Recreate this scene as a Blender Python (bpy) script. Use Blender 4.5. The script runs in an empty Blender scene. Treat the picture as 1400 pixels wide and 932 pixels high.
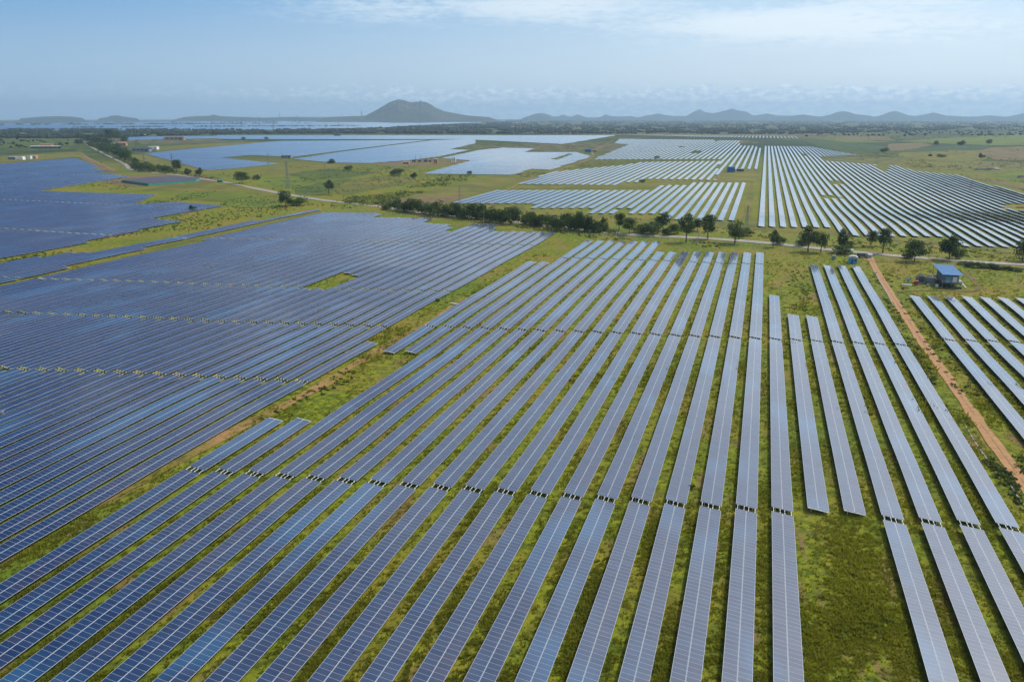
import bpy, bmesh, math, random
import numpy as np
from mathutils import Vector, Matrix, noise as mnoise

# ------------------------------------------------------------------ camera, sky, sun, exposure
S = bpy.context.scene
COL = S.collection
rad = math.radians
IMW, IMH = 1400.0, 932.0
FPX = 1043.0
PITCH = rad(16.45)
YAW = rad(17.8)
CAMZ = 73.1
REARTH = 7.4e6

cam_d = bpy.data.cameras.new('camera')
cam = bpy.data.objects.new('camera', cam_d)
COL.objects.link(cam)
cam.location = (0, 0, CAMZ)
cam.rotation_euler = (math.pi/2 - PITCH, 0, YAW)
cam_d.sensor_width = 36.0
cam_d.lens = 36.0*FPX/IMW
cam_d.clip_start = 0.5
cam_d.clip_end = 120000.0
S.camera = cam

SUN_AZ, SUN_EL = rad(38), rad(46)         # azimuth from +Y towards +X
world = bpy.data.worlds.new('World')
S.world = world
world.use_nodes = True

def sun_vec():
    return Vector((math.sin(SUN_AZ)*math.cos(SUN_EL), math.cos(SUN_AZ)*math.cos(SUN_EL), math.sin(SUN_EL)))

class NT:
    """small helper for node trees"""
    def __init__(self, tree): self.t = tree
    def n(self, kind, **kw):
        nd = self.t.nodes.new(kind)
        for k, v in kw.items(): setattr(nd, k, v)
        return nd
    def l(self, a, b): self.t.links.new(a, b)
    def put(self, sock, v):
        if isinstance(v, bpy.types.NodeSocket): self.l(v, sock)
        elif v is not None: sock.default_value = v
    def m(self, op, a, b=None, c=None, clamp=False):
        nd = self.n('ShaderNodeMath', operation=op); nd.use_clamp = clamp
        self.put(nd.inputs[0], a)
        if b is not None: self.put(nd.inputs[1], b)
        if c is not None: self.put(nd.inputs[2], c)
        return nd.outputs[0]
    def mix(self, f, a, b):
        nd = self.n('ShaderNodeMix', data_type='RGBA')
        self.put(nd.inputs[0], f)
        self.put(nd.inputs[6], a if isinstance(a, bpy.types.NodeSocket) else (*a, 1))
        self.put(nd.inputs[7], b if isinstance(b, bpy.types.NodeSocket) else (*b, 1))
        return nd.outputs[2]
    def ramp(self, v, lo, hi, a=0.0, b=1.0, smooth=True):
        nd = self.n('ShaderNodeMapRange'); nd.clamp = True
        if smooth: nd.interpolation_type = 'SMOOTHSTEP'
        self.put(nd.inputs[0], v)
        for i, x in enumerate((lo, hi, a, b)): nd.inputs[i+1].default_value = x
        return nd.outputs[0]
    def noise(self, vec, scale, detail=3, rough=.5, dist=0.0):
        nd = self.n('ShaderNodeTexNoise')
        if vec is not None: self.l(vec, nd.inputs['Vector'])
        nd.inputs['Scale'].default_value = scale
        nd.inputs['Detail'].default_value = detail
        nd.inputs['Roughness'].default_value = rough
        nd.inputs['Distortion'].default_value = dist
        return nd.outputs[0]
    def xyz(self, x, y, z):
        nd = self.n('ShaderNodeCombineXYZ')
        for i, v in enumerate((x, y, z)): self.put(nd.inputs[i], v)
        return nd.outputs[0]
    def scale3(self, vec, s):
        nd = self.n('ShaderNodeVectorMath', operation='MULTIPLY')
        self.l(vec, nd.inputs[0]); nd.inputs[1].default_value = s
        return nd.outputs[0]

def build_sky():
    t = NT(world.node_tree)
    world.node_tree.nodes.clear()
    out = t.n('ShaderNodeOutputWorld'); bg = t.n('ShaderNodeBackground')
    t.l(bg.outputs[0], out.inputs[0])
    sky = t.n('ShaderNodeTexSky', sky_type='NISHITA')
    sky.sun_disc = False
    sky.sun_elevation = SUN_EL
    sky.sun_rotation = SUN_AZ
    sky.altitude = 600
    sky.air_density = 1.0; sky.dust_density = 1.6; sky.ozone_density = 1.2
    tc = t.n('ShaderNodeTexCoord')
    sp = t.n('ShaderNodeSeparateXYZ'); t.l(tc.outputs['Generated'], sp.inputs[0])
    X, Y, Z = sp.outputs
    az = t.m('MULTIPLY', t.m('ARCTAN2', X, Y), 180/math.pi)          # degrees from +Y to +X
    el = t.m('MULTIPLY', t.m('ARCSINE', Z), 180/math.pi)
    # azimuth of heading is -17.8
    cloud = None
    def gauss(a0, e0, aw, ew):
        a = t.m('DIVIDE', t.m('SUBTRACT', az, a0), aw); e = t.m('DIVIDE', t.m('SUBTRACT', el, e0), ew)
        return t.m('EXPONENT', t.m('MULTIPLY', t.m('ADD', t.m('MULTIPLY', a, a), t.m('MULTIPLY', e, e)), -1.0))
    # cirrus streaks (long, thin)
    v1 = t.xyz(t.m('MULTIPLY', az, .09), t.m('MULTIPLY', el, .75), 3.0)
    n1 = t.noise(v1, 1.0, 7, .6, .6)
    v2 = t.xyz(t.m('MULTIPLY', az, .8), t.m('MULTIPLY', el, 3.2), 9.0)
    n2 = t.noise(v2, 1.0, 6, .65, .5)
    m1 = gauss(0.5, 5.9, 9.0, .9)
    m2 = gauss(12.0, 7.7, 13.0, 1.1)
    m3 = gauss(8.0, 4.9, 14.0, .9)
    m4 = gauss(-14., 7.4, 7.0, 1.6)
    m5 = gauss(-26., 7.0, 9.0, 1.2)
    msk = t.m('ADD', t.m('MULTIPLY', m1, 1.0), t.m('ADD', t.m('MULTIPLY', m2, 1.0), t.m('ADD', t.m('MULTIPLY', m3, .65), t.m('ADD', t.m('MULTIPLY', m4, .75), t.m('MULTIPLY', m5, .6)))))
    nn = t.m('ADD', t.m('MULTIPLY', n1, .5), t.m('MULTIPLY', n2, .5))
    cir = t.ramp(t.m('ADD', nn, t.m('MULTIPLY', msk, .19)), .47, .70)
    cir = t.m('MULTIPLY', cir, t.m('MINIMUM', t.m('ADD', t.m('MULTIPLY', msk, .95), .0), .92))
    # low cumulus band along the horizon
    v3 = t.xyz(t.m('MULTIPLY', az, .72), t.m('MULTIPLY', el, 1.35), 21.0)
    n3 = t.noise(v3, 1.0, 6, .62, .15)
    top = t.ramp(el, .9, 2.4, 1.0, 0.0)
    cum = t.ramp(t.m('ADD', n3, t.m('MULTIPLY', top, .30)), .56, .66)
    cum = t.m('MULTIPLY', cum, t.ramp(az, -46, -18, .12, .65))
    cum = t.m('MULTIPLY', cum, t.ramp(el, 2.6, 1.7, 0.0, 1.0))
    # broad thin veil, thicker to the right and in patches higher up (the panels mirror it)
    hv = t.m('ADD', Z, .12)
    v4 = t.xyz(t.m('DIVIDE', X, hv), t.m('DIVIDE', Y, hv), 4.0)
    n4 = t.noise(v4, 1.3, 6, .58, .4)
    patches = t.m('MULTIPLY', t.ramp(n4, .46, .70), t.ramp(el, 8, 22, 0.0, .6))
    patches = t.m('MULTIPLY', patches, t.ramp(az, -90, 0, .25, 1.0))
    shade = t.noise(t.xyz(t.m('MULTIPLY', az, 1.5), t.m('MULTIPLY', el, 3.2), 33.0), 1.0, 4, .6)
    cumcol = t.mix(t.ramp(shade, .40, .66), SKYC['cum_dark'], SKYC['cum_lit'])
    side = t.ramp(az, -66, 12, 0.0, 1.0)
    ground_air = t.mix(side, SKYC['air_left'], SKYC['air_right'])
    upper = t.mix(side, SKYC['up_left'], SKYC['up_right'])
    # the Nishita sky, greyed by the moist air near the horizon
    veilf = t.ramp(el, 0.0, 60.0, .92, .70)
    high = t.mix(t.ramp(az, -46, 18, 0, 1), SKYC['high_left'], SKYC['high_right'])  # unseen upper sky, set brighter right and darker left to shape panel reflections
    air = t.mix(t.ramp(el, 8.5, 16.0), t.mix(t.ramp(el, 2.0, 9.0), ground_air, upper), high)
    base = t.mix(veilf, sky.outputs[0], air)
    c = t.mix(cir, base, SKYC['cirrus'])
    c = t.mix(patches, c, SKYC['patch'])
    c = t.mix(cum, c, cumcol)
    # added glow round the out-of-view sun, to brighten the panels' sheen
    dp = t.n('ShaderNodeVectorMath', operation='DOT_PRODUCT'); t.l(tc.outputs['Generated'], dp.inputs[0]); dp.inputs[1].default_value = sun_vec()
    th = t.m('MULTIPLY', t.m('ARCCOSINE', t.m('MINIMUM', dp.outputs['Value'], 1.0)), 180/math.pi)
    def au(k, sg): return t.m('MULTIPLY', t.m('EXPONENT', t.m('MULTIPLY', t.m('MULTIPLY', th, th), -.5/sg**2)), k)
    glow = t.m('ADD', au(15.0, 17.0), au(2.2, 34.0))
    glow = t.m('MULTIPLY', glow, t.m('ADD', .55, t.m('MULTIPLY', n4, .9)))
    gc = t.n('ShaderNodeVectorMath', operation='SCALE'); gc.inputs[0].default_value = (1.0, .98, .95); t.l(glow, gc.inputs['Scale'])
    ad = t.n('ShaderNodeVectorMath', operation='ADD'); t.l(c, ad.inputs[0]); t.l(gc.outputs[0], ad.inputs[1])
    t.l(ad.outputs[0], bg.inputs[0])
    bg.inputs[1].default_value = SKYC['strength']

# radiances before the background strength
SKYC = dict(strength=.10,
    air_left=(3.3, 5.4, 7.6), air_right=(7.0, 8.3, 9.3),
    up_left=(1.0, 3.4, 7.0), up_right=(4.4, 6.8, 9.0),
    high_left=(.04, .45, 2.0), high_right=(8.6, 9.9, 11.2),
    cirrus=(8.0, 9.1, 9.9), patch=(11., 11.8, 12.5),
    cum_dark=(4.4, 6.3, 8.4), cum_lit=(9.8, 10.7, 11.5))
build_sky()

sd = bpy.data.lights.new('sun', 'SUN'); so = bpy.data.objects.new('sun', sd)
COL.objects.link(so)
sd.energy = 3.0; sd.angle = rad(.53); sd.color = (1.0, .95, .87)
so.rotation_euler = sun_vec().to_track_quat('Z', 'Y').to_euler()
so.location = (0, 0, 300)
V = S.view_settings
V.view_transform = 'Standard'; V.look = 'None'; V.gamma = 1; V.use_curve_mapping = False
V.exposure = 0.0
S.render.engine = 'CYCLES'

# ------------------------------------------------------------------ ground frame
def ss(v, a, b):
    t = min(1.0, max(0.0, (v-a)/(b-a))); return t*t*(3-2*t)
def dip(x, y):
    # the land beyond the road on the right sinks into a shallow hollow
    d = math.hypot(x, y)
    u = 0.0
    if d < 760: u = -.75*mnoise.noise(Vector((x*.010, y*.0125, 1.7)))*(1-ss(d, 560, 750))-.25*mnoise.noise(Vector((x*.03, y*.035, 7.7)))*(1-ss(d, 560, 750))
    if x < 4 or y < 548 or y > 1700: return u
    return u+3.6*ss(x, 4, 80)*(1-.6*ss(x, 250, 420))*ss(y, 548, 760)*(1-ss(y, 980, 1700))
def gz(x, y):
    return -(x*x+y*y)/(2*REARTH)-dip(x, y)

_c, _s = math.cos(PITCH), math.sin(PITCH)
def at(u, v, z=0.0):
    """point of the ground (or z metres above it) that the photo shows at pixel u, v"""
    xc = (u-700)/FPX; yc = -(v-466)/FPX
    fw = _c+yc*_s; up = -_s+yc*_c; rt = xc
    X = -math.sin(YAW)*fw+math.cos(YAW)*rt; Y = math.cos(YAW)*fw+math.sin(YAW)*rt
    drop = 0.0
    for _ in range(60):
        t = (CAMZ-z-drop)/max(-up, 1e-4)
        drop = gz(X*t, Y*t)
    return Vector((X*t, Y*t, drop+z))
def px_per_m(p):
    d = p.x*-math.sin(YAW)+p.y*math.cos(YAW)
    zc = d*_c+(CAMZ-p.z)*_s
    return FPX/zc
def proj(p):
    fw = p[0]*-math.sin(YAW)+p[1]*math.cos(YAW); rt = p[0]*math.cos(YAW)+p[1]*math.sin(YAW); up = p[2]-CAMZ
    zc = fw*_c-up*_s
    if zc < 1: return None
    return 700+FPX*rt/zc, 466-FPX*(fw*_s+up*_c)/zc, zc

# ------------------------------------------------------------------ materials
def mat(name):
    m = bpy.data.materials.new(name); m.use_nodes = True
    m.node_tree.nodes.clear()
    t = NT(m.node_tree)
    out = t.n('ShaderNodeOutputMaterial'); b = t.n('ShaderNodeBsdfPrincipled')
    t.l(b.outputs[0], out.inputs[0])
    return m, t, b
def pos(t):
    return t.n('ShaderNodeNewGeometry').outputs['Position']

def m_plain(name, col, rough=.8, var=.18, scale=2.0, metal=0.0, obj=True):
    m, t, b = mat(name)
    tc = t.n('ShaderNodeTexCoord')
    nz = t.noise(tc.outputs['Object'] if obj else pos(t), scale, 4, .6)
    k = t.ramp(nz, .3, .7, 1-var, 1+var)
    lo = tuple(c*(1-var) for c in col); hi = tuple(min(1, c*(1+var)) for c in col)
    t.l(t.mix(t.ramp(nz, .3, .7), lo, hi), b.inputs['Base Color'])
    b.inputs['Roughness'].default_value = rough; b.inputs['Metallic'].default_value = metal
    return m

def m_glass():
    """solar module: blue cells under glass, pale aluminium frame round each module"""
    m, t, b = mat('solar_glass')
    uv = t.n('ShaderNodeUVMap'); uv.uv_map = 'UVMap'
    sp = t.n('ShaderNodeSeparateXYZ'); t.l(uv.outputs[0], sp.inputs[0])
    u, v = sp.outputs[0], sp.outputs[1]
    fu = t.m('FRACT', u); fv = t.m('FRACT', v)
    du = t.m('MINIMUM', fu, t.m('SUBTRACT', 1.0, fu)); dv = t.m('MINIMUM', fv, t.m('SUBTRACT', 1.0, fv))
    du = t.m('MULTIPLY', du, 1.01); dv = t.m('MULTIPLY', dv, 1.97)
    frame = t.m('MAXIMUM', t.ramp(du, .022, .028, 1.0, 0.0), t.ramp(dv, .045, .053, 1.0, 0.0))
    oi = t.n('ShaderNodeObjectInfo')
    wn = t.n('ShaderNodeTexWhiteNoise', noise_dimensions='3D')
    t.l(t.xyz(t.m('FLOOR', u), t.m('FLOOR', v), t.m('MULTIPLY', oi.outputs['Random'], 91.7)), wn.inputs['Vector'])
    rnd = wn.outputs['Value']; rcol = wn.outputs['Color']
    rsp = t.n('ShaderNodeSeparateXYZ'); t.l(rcol, rsp.inputs[0]); rcolx = rsp.outputs[0]
    P = pos(t)
    batch = t.noise(t.scale3(P, (.15, .022, 0.0)), 1.0, 3, .6)
    batch2 = t.noise(t.scale3(P, (.06, .03, 0.0)), 1.0, 2, .5)
    a = t.mix(t.ramp(rnd, 0, 1, 0, 1, False), (.002, .018, .070), (.006, .034, .100))
    c2 = t.mix(t.m('MULTIPLY', t.ramp(batch, .46, .64), t.ramp(rcolx, .2, .8)), a, (.020, .026, .070))
    c3 = t.mix(t.m('MULTIPLY', t.ramp(batch2, .50, .68), .75), c2, (.016, .085, .190))
    # fine cell lines
    cu = t.m('FRACT', t.m('MULTIPLY', fu, 6.0)); cv = t.m('FRACT', t.m('MULTIPLY', fv, 12.0))
    cl = t.m('MAXIMUM', t.ramp(cu, .0, .05, 1, 0), t.ramp(cv, .0, .05, 1, 0))
    c4 = t.mix(t.m('MULTIPLY', cl, .25), c3, (.16, .20, .27))
    # dust
    dust = t.noise(t.scale3(P, (.5, .09, .5)), 1.0, 5, .65)
    c5 = t.mix(t.m('MULTIPLY', t.ramp(dust, .45, .75), .03), c4, (.34, .31, .28))
    # the short frame ends butt together along the table's middle and read as one bright line
    fr2 = t.mix(t.ramp(dv, .045, .060, 1.0, 0.0), (.20, .24, .31), (.38, .42, .47))
    t.l(t.mix(frame, c5, fr2), b.inputs['Base Color'])
    t.l(t.m('ADD', t.m('MULTIPLY', frame, .22), t.ramp(dust, .3, .7, .36, .46)), b.inputs['Roughness'])
    b.inputs['Specular IOR Level'].default_value = .30
    b.inputs['IOR'].default_value = 1.52
    b.inputs['Coat Weight'].default_value = 1.0; b.inputs['Coat Roughness'].default_value = .06; b.inputs['Coat IOR'].default_value = 1.5
    # every module sits at a very slightly different angle
    vm = t.n('ShaderNodeVectorMath', operation='SUBTRACT'); t.l(rcol, vm.inputs[0]); vm.inputs[1].default_value = (.5, .5, .5)
    v2 = t.scale3(vm.outputs[0], (.022, .022, 0.0))
    va = t.n('ShaderNodeVectorMath', operation='ADD'); g = t.n('ShaderNodeNewGeometry')
    t.l(g.outputs['Normal'], va.inputs[0]); t.l(v2, va.inputs[1])
    vn = t.n('ShaderNodeVectorMath', operation='NORMALIZE'); t.l(va.outputs[0], vn.inputs[0])
    t.l(vn.outputs[0], b.inputs['Normal'])
    return m

def m_ground():
    m, t, b = mat('grassland')
    P = pos(t)
    big = t.noise(P, .0035, 4, .55)
    mid = t.noise(P, .035, 5, .6)
    fine = t.noise(P, .45, 5, .65)
    tiny = t.noise(P, 2.6, 3, .7)
    str_ = t.noise(t.scale3(P, (1.0, .25, 1.0)), .22, 4, .6)
    g1 = t.mix(t.ramp(fine, .36, .64), GC['deep'], GC['lime'])
    g2 = t.mix(t.ramp(mid, .42, .66), g1, t.mix(t.ramp(fine, .35, .65), GC['olive'], GC['yellow']))
    g2 = t.mix(t.m('MULTIPLY', t.ramp(t.noise(P, .008, 4, .6), .50, .62), .7), g2, t.mix(t.ramp(fine, .35, .65), (.060, .105, .010), (.110, .170, .012)))
    g3 = t.mix(t.m('MULTIPLY', t.ramp(str_, .54, .68), .8), g2, GC['brown'])
    g4 = t.mix(t.m('MULTIPLY', t.ramp(tiny, .52, .70), .55), g3, GC['dark'])
    # far country: field patches
    vo = t.n('ShaderNodeTexVoronoi'); vo.inputs['Scale'].default_value = .0042
    t.l(t.scale3(P, (.6, 1.0, 1.0)), vo.inputs['Vector'])
    wn = t.n('ShaderNodeSeparateXYZ'); t.l(vo.outputs['Color'], wn.inputs[0])
    f1 = t.mix(t.ramp(wn.outputs[0], .25, .6), GC['fardark'], GC['fargreen'])
    f2 = t.mix(t.ramp(wn.outputs[1], .62, .75), f1, GC['fartan'])
    f3 = t.mix(t.ramp(mid, .40, .62), f2, GC['fardark'])
    ln = t.n('ShaderNodeVectorMath', operation='LENGTH'); t.l(P, ln.inputs[0])
    far = t.ramp(ln.outputs['Value'], 900, 1900)
    t.l(t.mix(far, g4, f3), b.inputs['Base Color'])
    b.inputs['Roughness'].default_value = .95
    b.inputs['Specular IOR Level'].default_value = .15
    bp = t.n('ShaderNodeBump'); bp.inputs['Strength'].default_value = .8; bp.inputs['Distance'].default_value = .16
    t.l(t.m('ADD', t.noise(P, 1.3, 5, .7), t.m('MULTIPLY', tiny, .4)), bp.inputs['Height'])
    t.l(bp.outputs[0], b.inputs['Normal'])
    return m
GC = dict(deep=(.072, .100, .008), lime=(.200, .225, .010), olive=(.150, .130, .018), yellow=(.245, .200, .022),
          brown=(.205, .128, .058), dark=(.026, .034, .009),
          fardark=(.024, .046, .017), fargreen=(.085, .108, .020), fartan=(.16, .13, .06))

def m_field(name, a, b_, scale=.05, fine=.8, stripes=None):
    m, t, b = mat(name)
    P = pos(t)
    c = t.mix(t.ramp(t.noise(P, scale, 4, .6), .38, .62), a, b_)
    c = t.mix(t.m('MULTIPLY', t.ramp(t.noise(P, fine, 5, .7), .45, .7), .5), c, tuple(x*.5 for x in a))
    c = t.mix(t.m('MULTIPLY', t.ramp(t.noise(t.scale3(P, (1, .6, 1)), .014, 6, .68), .46, .60), .6), c, (.085, .098, .022))
    c = t.mix(t.m('MULTIPLY', t.ramp(t.noise(P, .09, 6, .7), .56, .68), .55), c, (.040, .052, .016))
    if stripes:
        w = t.n('ShaderNodeTexWave'); w.inputs['Scale'].default_value = stripes; w.inputs['Distortion'].default_value = 1.5
        t.l(P, w.inputs['Vector'])
        c = t.mix(t.m('MULTIPLY', w.outputs['Fac'], .3), c, tuple(x*.6 for x in a))
    t.l(c, b.inputs['Base Color']); b.inputs['Roughness'].default_value = .95
    b.inputs['Specular IOR Level'].default_value = .15
    bp = t.n('ShaderNodeBump'); bp.inputs['Strength'].default_value = .7; bp.inputs['Distance'].default_value = .25
    t.l(t.noise(P, 1.5, 4, .7), bp.inputs['Height']); t.l(bp.outputs[0], b.inputs['Normal'])
    return m

def m_leaf(name, dark, light, scale=.35, thin=.32):
    m, t, b = mat(name)
    oi = t.n('ShaderNodeObjectInfo')
    tc = t.n('ShaderNodeTexCoord')
    nz = t.noise(tc.outputs['Object'], scale, 4, .65)
    c = t.mix(t.ramp(nz, .35, .65), dark, light)
    c = t.mix(t.m('MULTIPLY', oi.outputs['Random'], .35), c, tuple(x*.6 for x in light))
    t.l(c, b.inputs['Base Color']); b.inputs['Roughness'].default_value = .7
    b.inputs['Specular IOR Level'].default_value = .25
    # sunlight shining through thin leaves
    tr = t.n('ShaderNodeBsdfTranslucent'); t.l(t.mix(.5, c, light), tr.inputs['Color'])
    mx = t.n('ShaderNodeMixShader'); mx.inputs[0].default_value = thin
    t.l(b.outputs[0], mx.inputs[1]); t.l(tr.outputs[0], mx.inputs[2])
    t.l(mx.outputs[0], t.t.nodes['Material Output'].inputs[0])
    return m

M = {}
M['glass'] = m_glass()
M['steel'] = m_plain('galvanised_steel', (.80, .80, .76), .45, .12, 3.0, .0)
M['back'] = m_plain('module_backsheet', (.28, .29, .31), .7, .1)
M['ground'] = m_ground()
M['leaf_a'] = m_leaf('foliage_dark', (.028, .058, .014), (.080, .120, .024))
M['leaf_b'] = m_leaf('foliage_mid', (.036, .070, .014), (.110, .155, .026))
M['leaf_d'] = m_leaf('foliage_scrub', (.050, .080, .016), (.130, .160, .026), .08)
M['leaf_c'] = m_leaf('foliage_far', (.014, .030, .010), (.040, .062, .018), .01)
M['bark'] = m_plain('bark', (.10, .075, .055), .9, .3, 4)
M['grassb'] = m_leaf('grass_blades', (.13, .155, .012), (.27, .27, .022), .12, .5)

# ------------------------------------------------------------------ object helpers
def tag(o, label=None, cat=None, group=None, kind=None):
    if label: o['label'] = label
    if cat: o['category'] = cat
    if group: o['group'] = group
    if kind: o['kind'] = kind
    return o
def empty(name, loc, rz=0):
    o = bpy.data.objects.new(name, None); COL.objects.link(o)
    o.empty_display_size = .5; o.location = loc; o.rotation_euler = (0, 0, rz)
    return o
def link(name, me, parent=None, loc=None, rot=None, scale=None):
    o = bpy.data.objects.new(name, me); COL.objects.link(o)
    if parent: o.parent = parent
    if loc is not None: o.location = loc
    if rot is not None: o.rotation_euler = rot
    if scale is not None: o.scale = scale
    return o
class MB:
    """collects boxes, bars, quads; build() gives ONE mesh"""
    def __init__(self): self.v = []; self.f = []; self.uv = []; self.mi = []
    def face(self, pts, uvs=None, mi=0):
        n = len(self.v); self.v += [tuple(p) for p in pts]
        self.f.append(tuple(range(n, n+len(pts)))); self.uv += uvs or [(0, 0)]*len(pts); self.mi.append(mi)
    def box(self, c, s, R=None, mi=0):
        x, y, z = (k/2 for k in s); c = Vector(c)
        P = [Vector(p) for p in ((-x,-y,-z),(x,-y,-z),(x,y,-z),(-x,y,-z),(-x,-y,z),(x,-y,z),(x,y,z),(-x,y,z))]
        if R is not None: P = [R @ p for p in P]
        P = [c+p for p in P]
        for q in ((0,3,2,1),(4,5,6,7),(0,1,5,4),(1,2,6,5),(2,3,7,6),(3,0,4,7)):
            self.face([P[i] for i in q], mi=mi)
        return self
    def bar(self, a, b, w, h=None, mi=0):
        a, b = Vector(a), Vector(b); d = b-a; h = h or w
        R = d.to_track_quat('X', 'Z').to_matrix()
        return self.box((a+b)/2, (d.length, w, h), R, mi)
    def tube(self, a, b, r0, r1, n=8, mi=0):
        a, b = Vector(a), Vector(b); R = (b-a).to_track_quat('Z', 'Y').to_matrix()
        A = [a+R @ Vector((math.cos(i*math.tau/n)*r0, math.sin(i*math.tau/n)*r0, 0)) for i in range(n)]
        B = [b+R @ Vector((math.cos(i*math.tau/n)*r1, math.sin(i*math.tau/n)*r1, 0)) for i in range(n)]
        for i in range(n): self.face([A[i], A[(i+1) % n], B[(i+1) % n], B[i]], mi=mi)
        self.face(A[::-1], mi=mi); self.face(B, mi=mi)
        return self
    def mesh(self, name, mats, smooth=False):
        me = bpy.data.meshes.new(name)
        me.from_pydata(self.v, [], self.f)
        uvl = me.uv_layers.new(name='UVMap')
        uvl.data.foreach_set('uv', np.array(self.uv, dtype=np.float32).ravel())
        for m in (mats if isinstance(mats, (list, tuple)) else [mats]): me.materials.append(m)
        if len(me.materials) > 1: me.polygons.foreach_set('material_index', self.mi)
        if smooth: me.polygons.foreach_set('use_smooth', [True]*len(me.polygons))
        me.update()
        return me
    def obj(self, name, mats, parent=None, loc=None, smooth=False):
        return link(name, self.mesh(name, mats, smooth), parent, loc)
def np_mesh(name, verts, faces, mats, smooth=False, uv=None):
    """verts (n,3), faces (m,k) of equal size"""
    me = bpy.data.meshes.new(name)
    n, (m, k) = len(verts), faces.shape
    me.vertices.add(n); me.vertices.foreach_set('co', verts.astype(np.float32).ravel())
    me.loops.add(m*k); me.loops.foreach_set('vertex_index', faces.astype(np.int32).ravel())
    me.polygons.add(m)
    me.polygons.foreach_set('loop_start', np.arange(0, m*k, k, dtype=np.int32))
    me.polygons.foreach_set('loop_total', np.full(m, k, dtype=np.int32))
    if uv is not None:
        l = me.uv_layers.new(name='UVMap'); l.data.foreach_set('uv', uv.astype(np.float32).ravel())
    me.update(calc_edges=True)
    for q in (mats if isinstance(mats, (list, tuple)) else [mats]): me.materials.append(q)
    if smooth: me.polygons.foreach_set('use_smooth', [True]*m)
    return me

rng = np.random.default_rng(7)
random.seed(7)

# ------------------------------------------------------------------ ground sheet (polar grid, follows the earth's curve)
def build_ground():
    rs = [0.0]+list(np.geomspace(12, 60, 12))+list(np.linspace(65, 480, 84))+list(np.linspace(492, 1750, 105))+list(np.geomspace(1790, 30000, 60)); na = 512
    vs = [(0, 0, 0)]
    for r in rs[1:]:
        for i in range(na):
            a = i*math.tau/na
            x, y = r*math.cos(a), r*math.sin(a); vs.append((x, y, gz(x, y)))
    F = [(0, 1+i, 1+(i+1) % na) for i in range(na)]
    for j in range(len(rs)-2):
        o0 = 1+j*na; o1 = o0+na
        for i in range(na):
            k = (i+1) % na
            F.append((o0+i, o1+i, o1+k, o0+k))
    me = bpy.data.meshes.new('ground'); me.from_pydata(vs, [], F); me.materials.append(M['ground'])
    me.polygons.foreach_set('use_smooth', [True]*len(me.polygons))
    tag(link('ground', me), kind='structure')
build_ground()

def world_poly(pts, lift): return [at(u, v, 0)+Vector((0, 0, lift)) for u, v in pts]
def sheet(name, pts, m, lift=.03, jitter=0.0):
    """a flat patch of land whose outline was read off the photo"""
    P = world_poly(pts, 0)
    Q = []
    for i, p in enumerate(P):
        q = P[(i+1) % len(P)]; L = (q-p).length; n = max(1, min(14, int(L/9)))
        for k in range(n):
            w = p.lerp(q, k/n)
            if jitter and k:
                w = w+Vector((mnoise.noise(w*.21), mnoise.noise(w*.21+Vector((9, 3, 1))), 0))*jitter
            Q.append(w)
    bm = bmesh.new(); vs = [bm.verts.new((p.x, p.y, gz(p.x, p.y)+lift)) for p in Q]
    f = bm.faces.new(vs); f.normal_update()
    if f.normal.z < 0: f.normal_flip()
    bmesh.ops.triangulate(bm, faces=[f], ngon_method='EAR_CLIP')
    if any(abs(dip(p.x, p.y)) > .001 for p in Q):
        st_ = 12 if min(p.length for p in Q) < 420 else 25
        for ax in (0, 1):
            c = [v.co[ax] for v in bm.verts]; a = math.floor(min(c)/st_)*st_
            while a < max(c):
                co = [0, 0, 0]; no = [0, 0, 0]; co[ax] = a; no[ax] = 1
                bmesh.ops.bisect_plane(bm, geom=bm.verts[:]+bm.edges[:]+bm.faces[:], plane_co=co, plane_no=no); a += st_
        for v in bm.verts: v.co.z = gz(v.co.x, v.co.y)+lift+.10
    me = bpy.data.meshes.new(name); bm.to_mesh(me); bm.free(); me.materials.append(m)
    return tag(link(name, me), kind='structure')
def catmull(P, n=10):
    out = []
    for i in range(len(P)-1):
        p0, p1, p2, p3 = P[max(i-1, 0)], P[i], P[i+1], P[min(i+2, len(P)-1)]
        for k in range(n):
            t = k/n
            out.append(.5*((2*p1)+(p2-p0)*t+(2*p0-5*p1+4*p2-p3)*t*t+(3*p1-p0-3*p2+p3)*t**3))
    return out+[P[-1]]
def ribbon(name, pts, w, m, lift=.03, kind='structure', wob=0.0, world=None):
    P = catmull([Vector((p.x, p.y, 0)) for p in (world or [at(*q) for q in pts])], 12); lift += .10
    vs, uv, F = [], [], []
    L = 0
    for i, p in enumerate(P):
        d = (P[min(i+1, len(P)-1)]-P[max(i-1, 0)]).normalized(); n = Vector((-d.y, d.x, 0))
        if i: L += (p-P[i-1]).length
        ww = w*.5*(1+wob*mnoise.noise(p*.15))
        for s in (-1, 1):
            q = p+n*s*ww; vs.append((q.x, q.y, gz(q.x, q.y)+lift)); uv.append((L, s*.5+.5))
    for i in range(len(P)-1): F.append((2*i, 2*i+1, 2*i+3, 2*i+2))
    F = np.array(F)
    me = np_mesh(name, np.array(vs), F, m, uv=np.array(uv)[F.ravel()])
    for p in me.polygons[:1]:
        if p.normal.z < 0: me.flip_normals()
    return tag(link(name, me), kind=kind)

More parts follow.
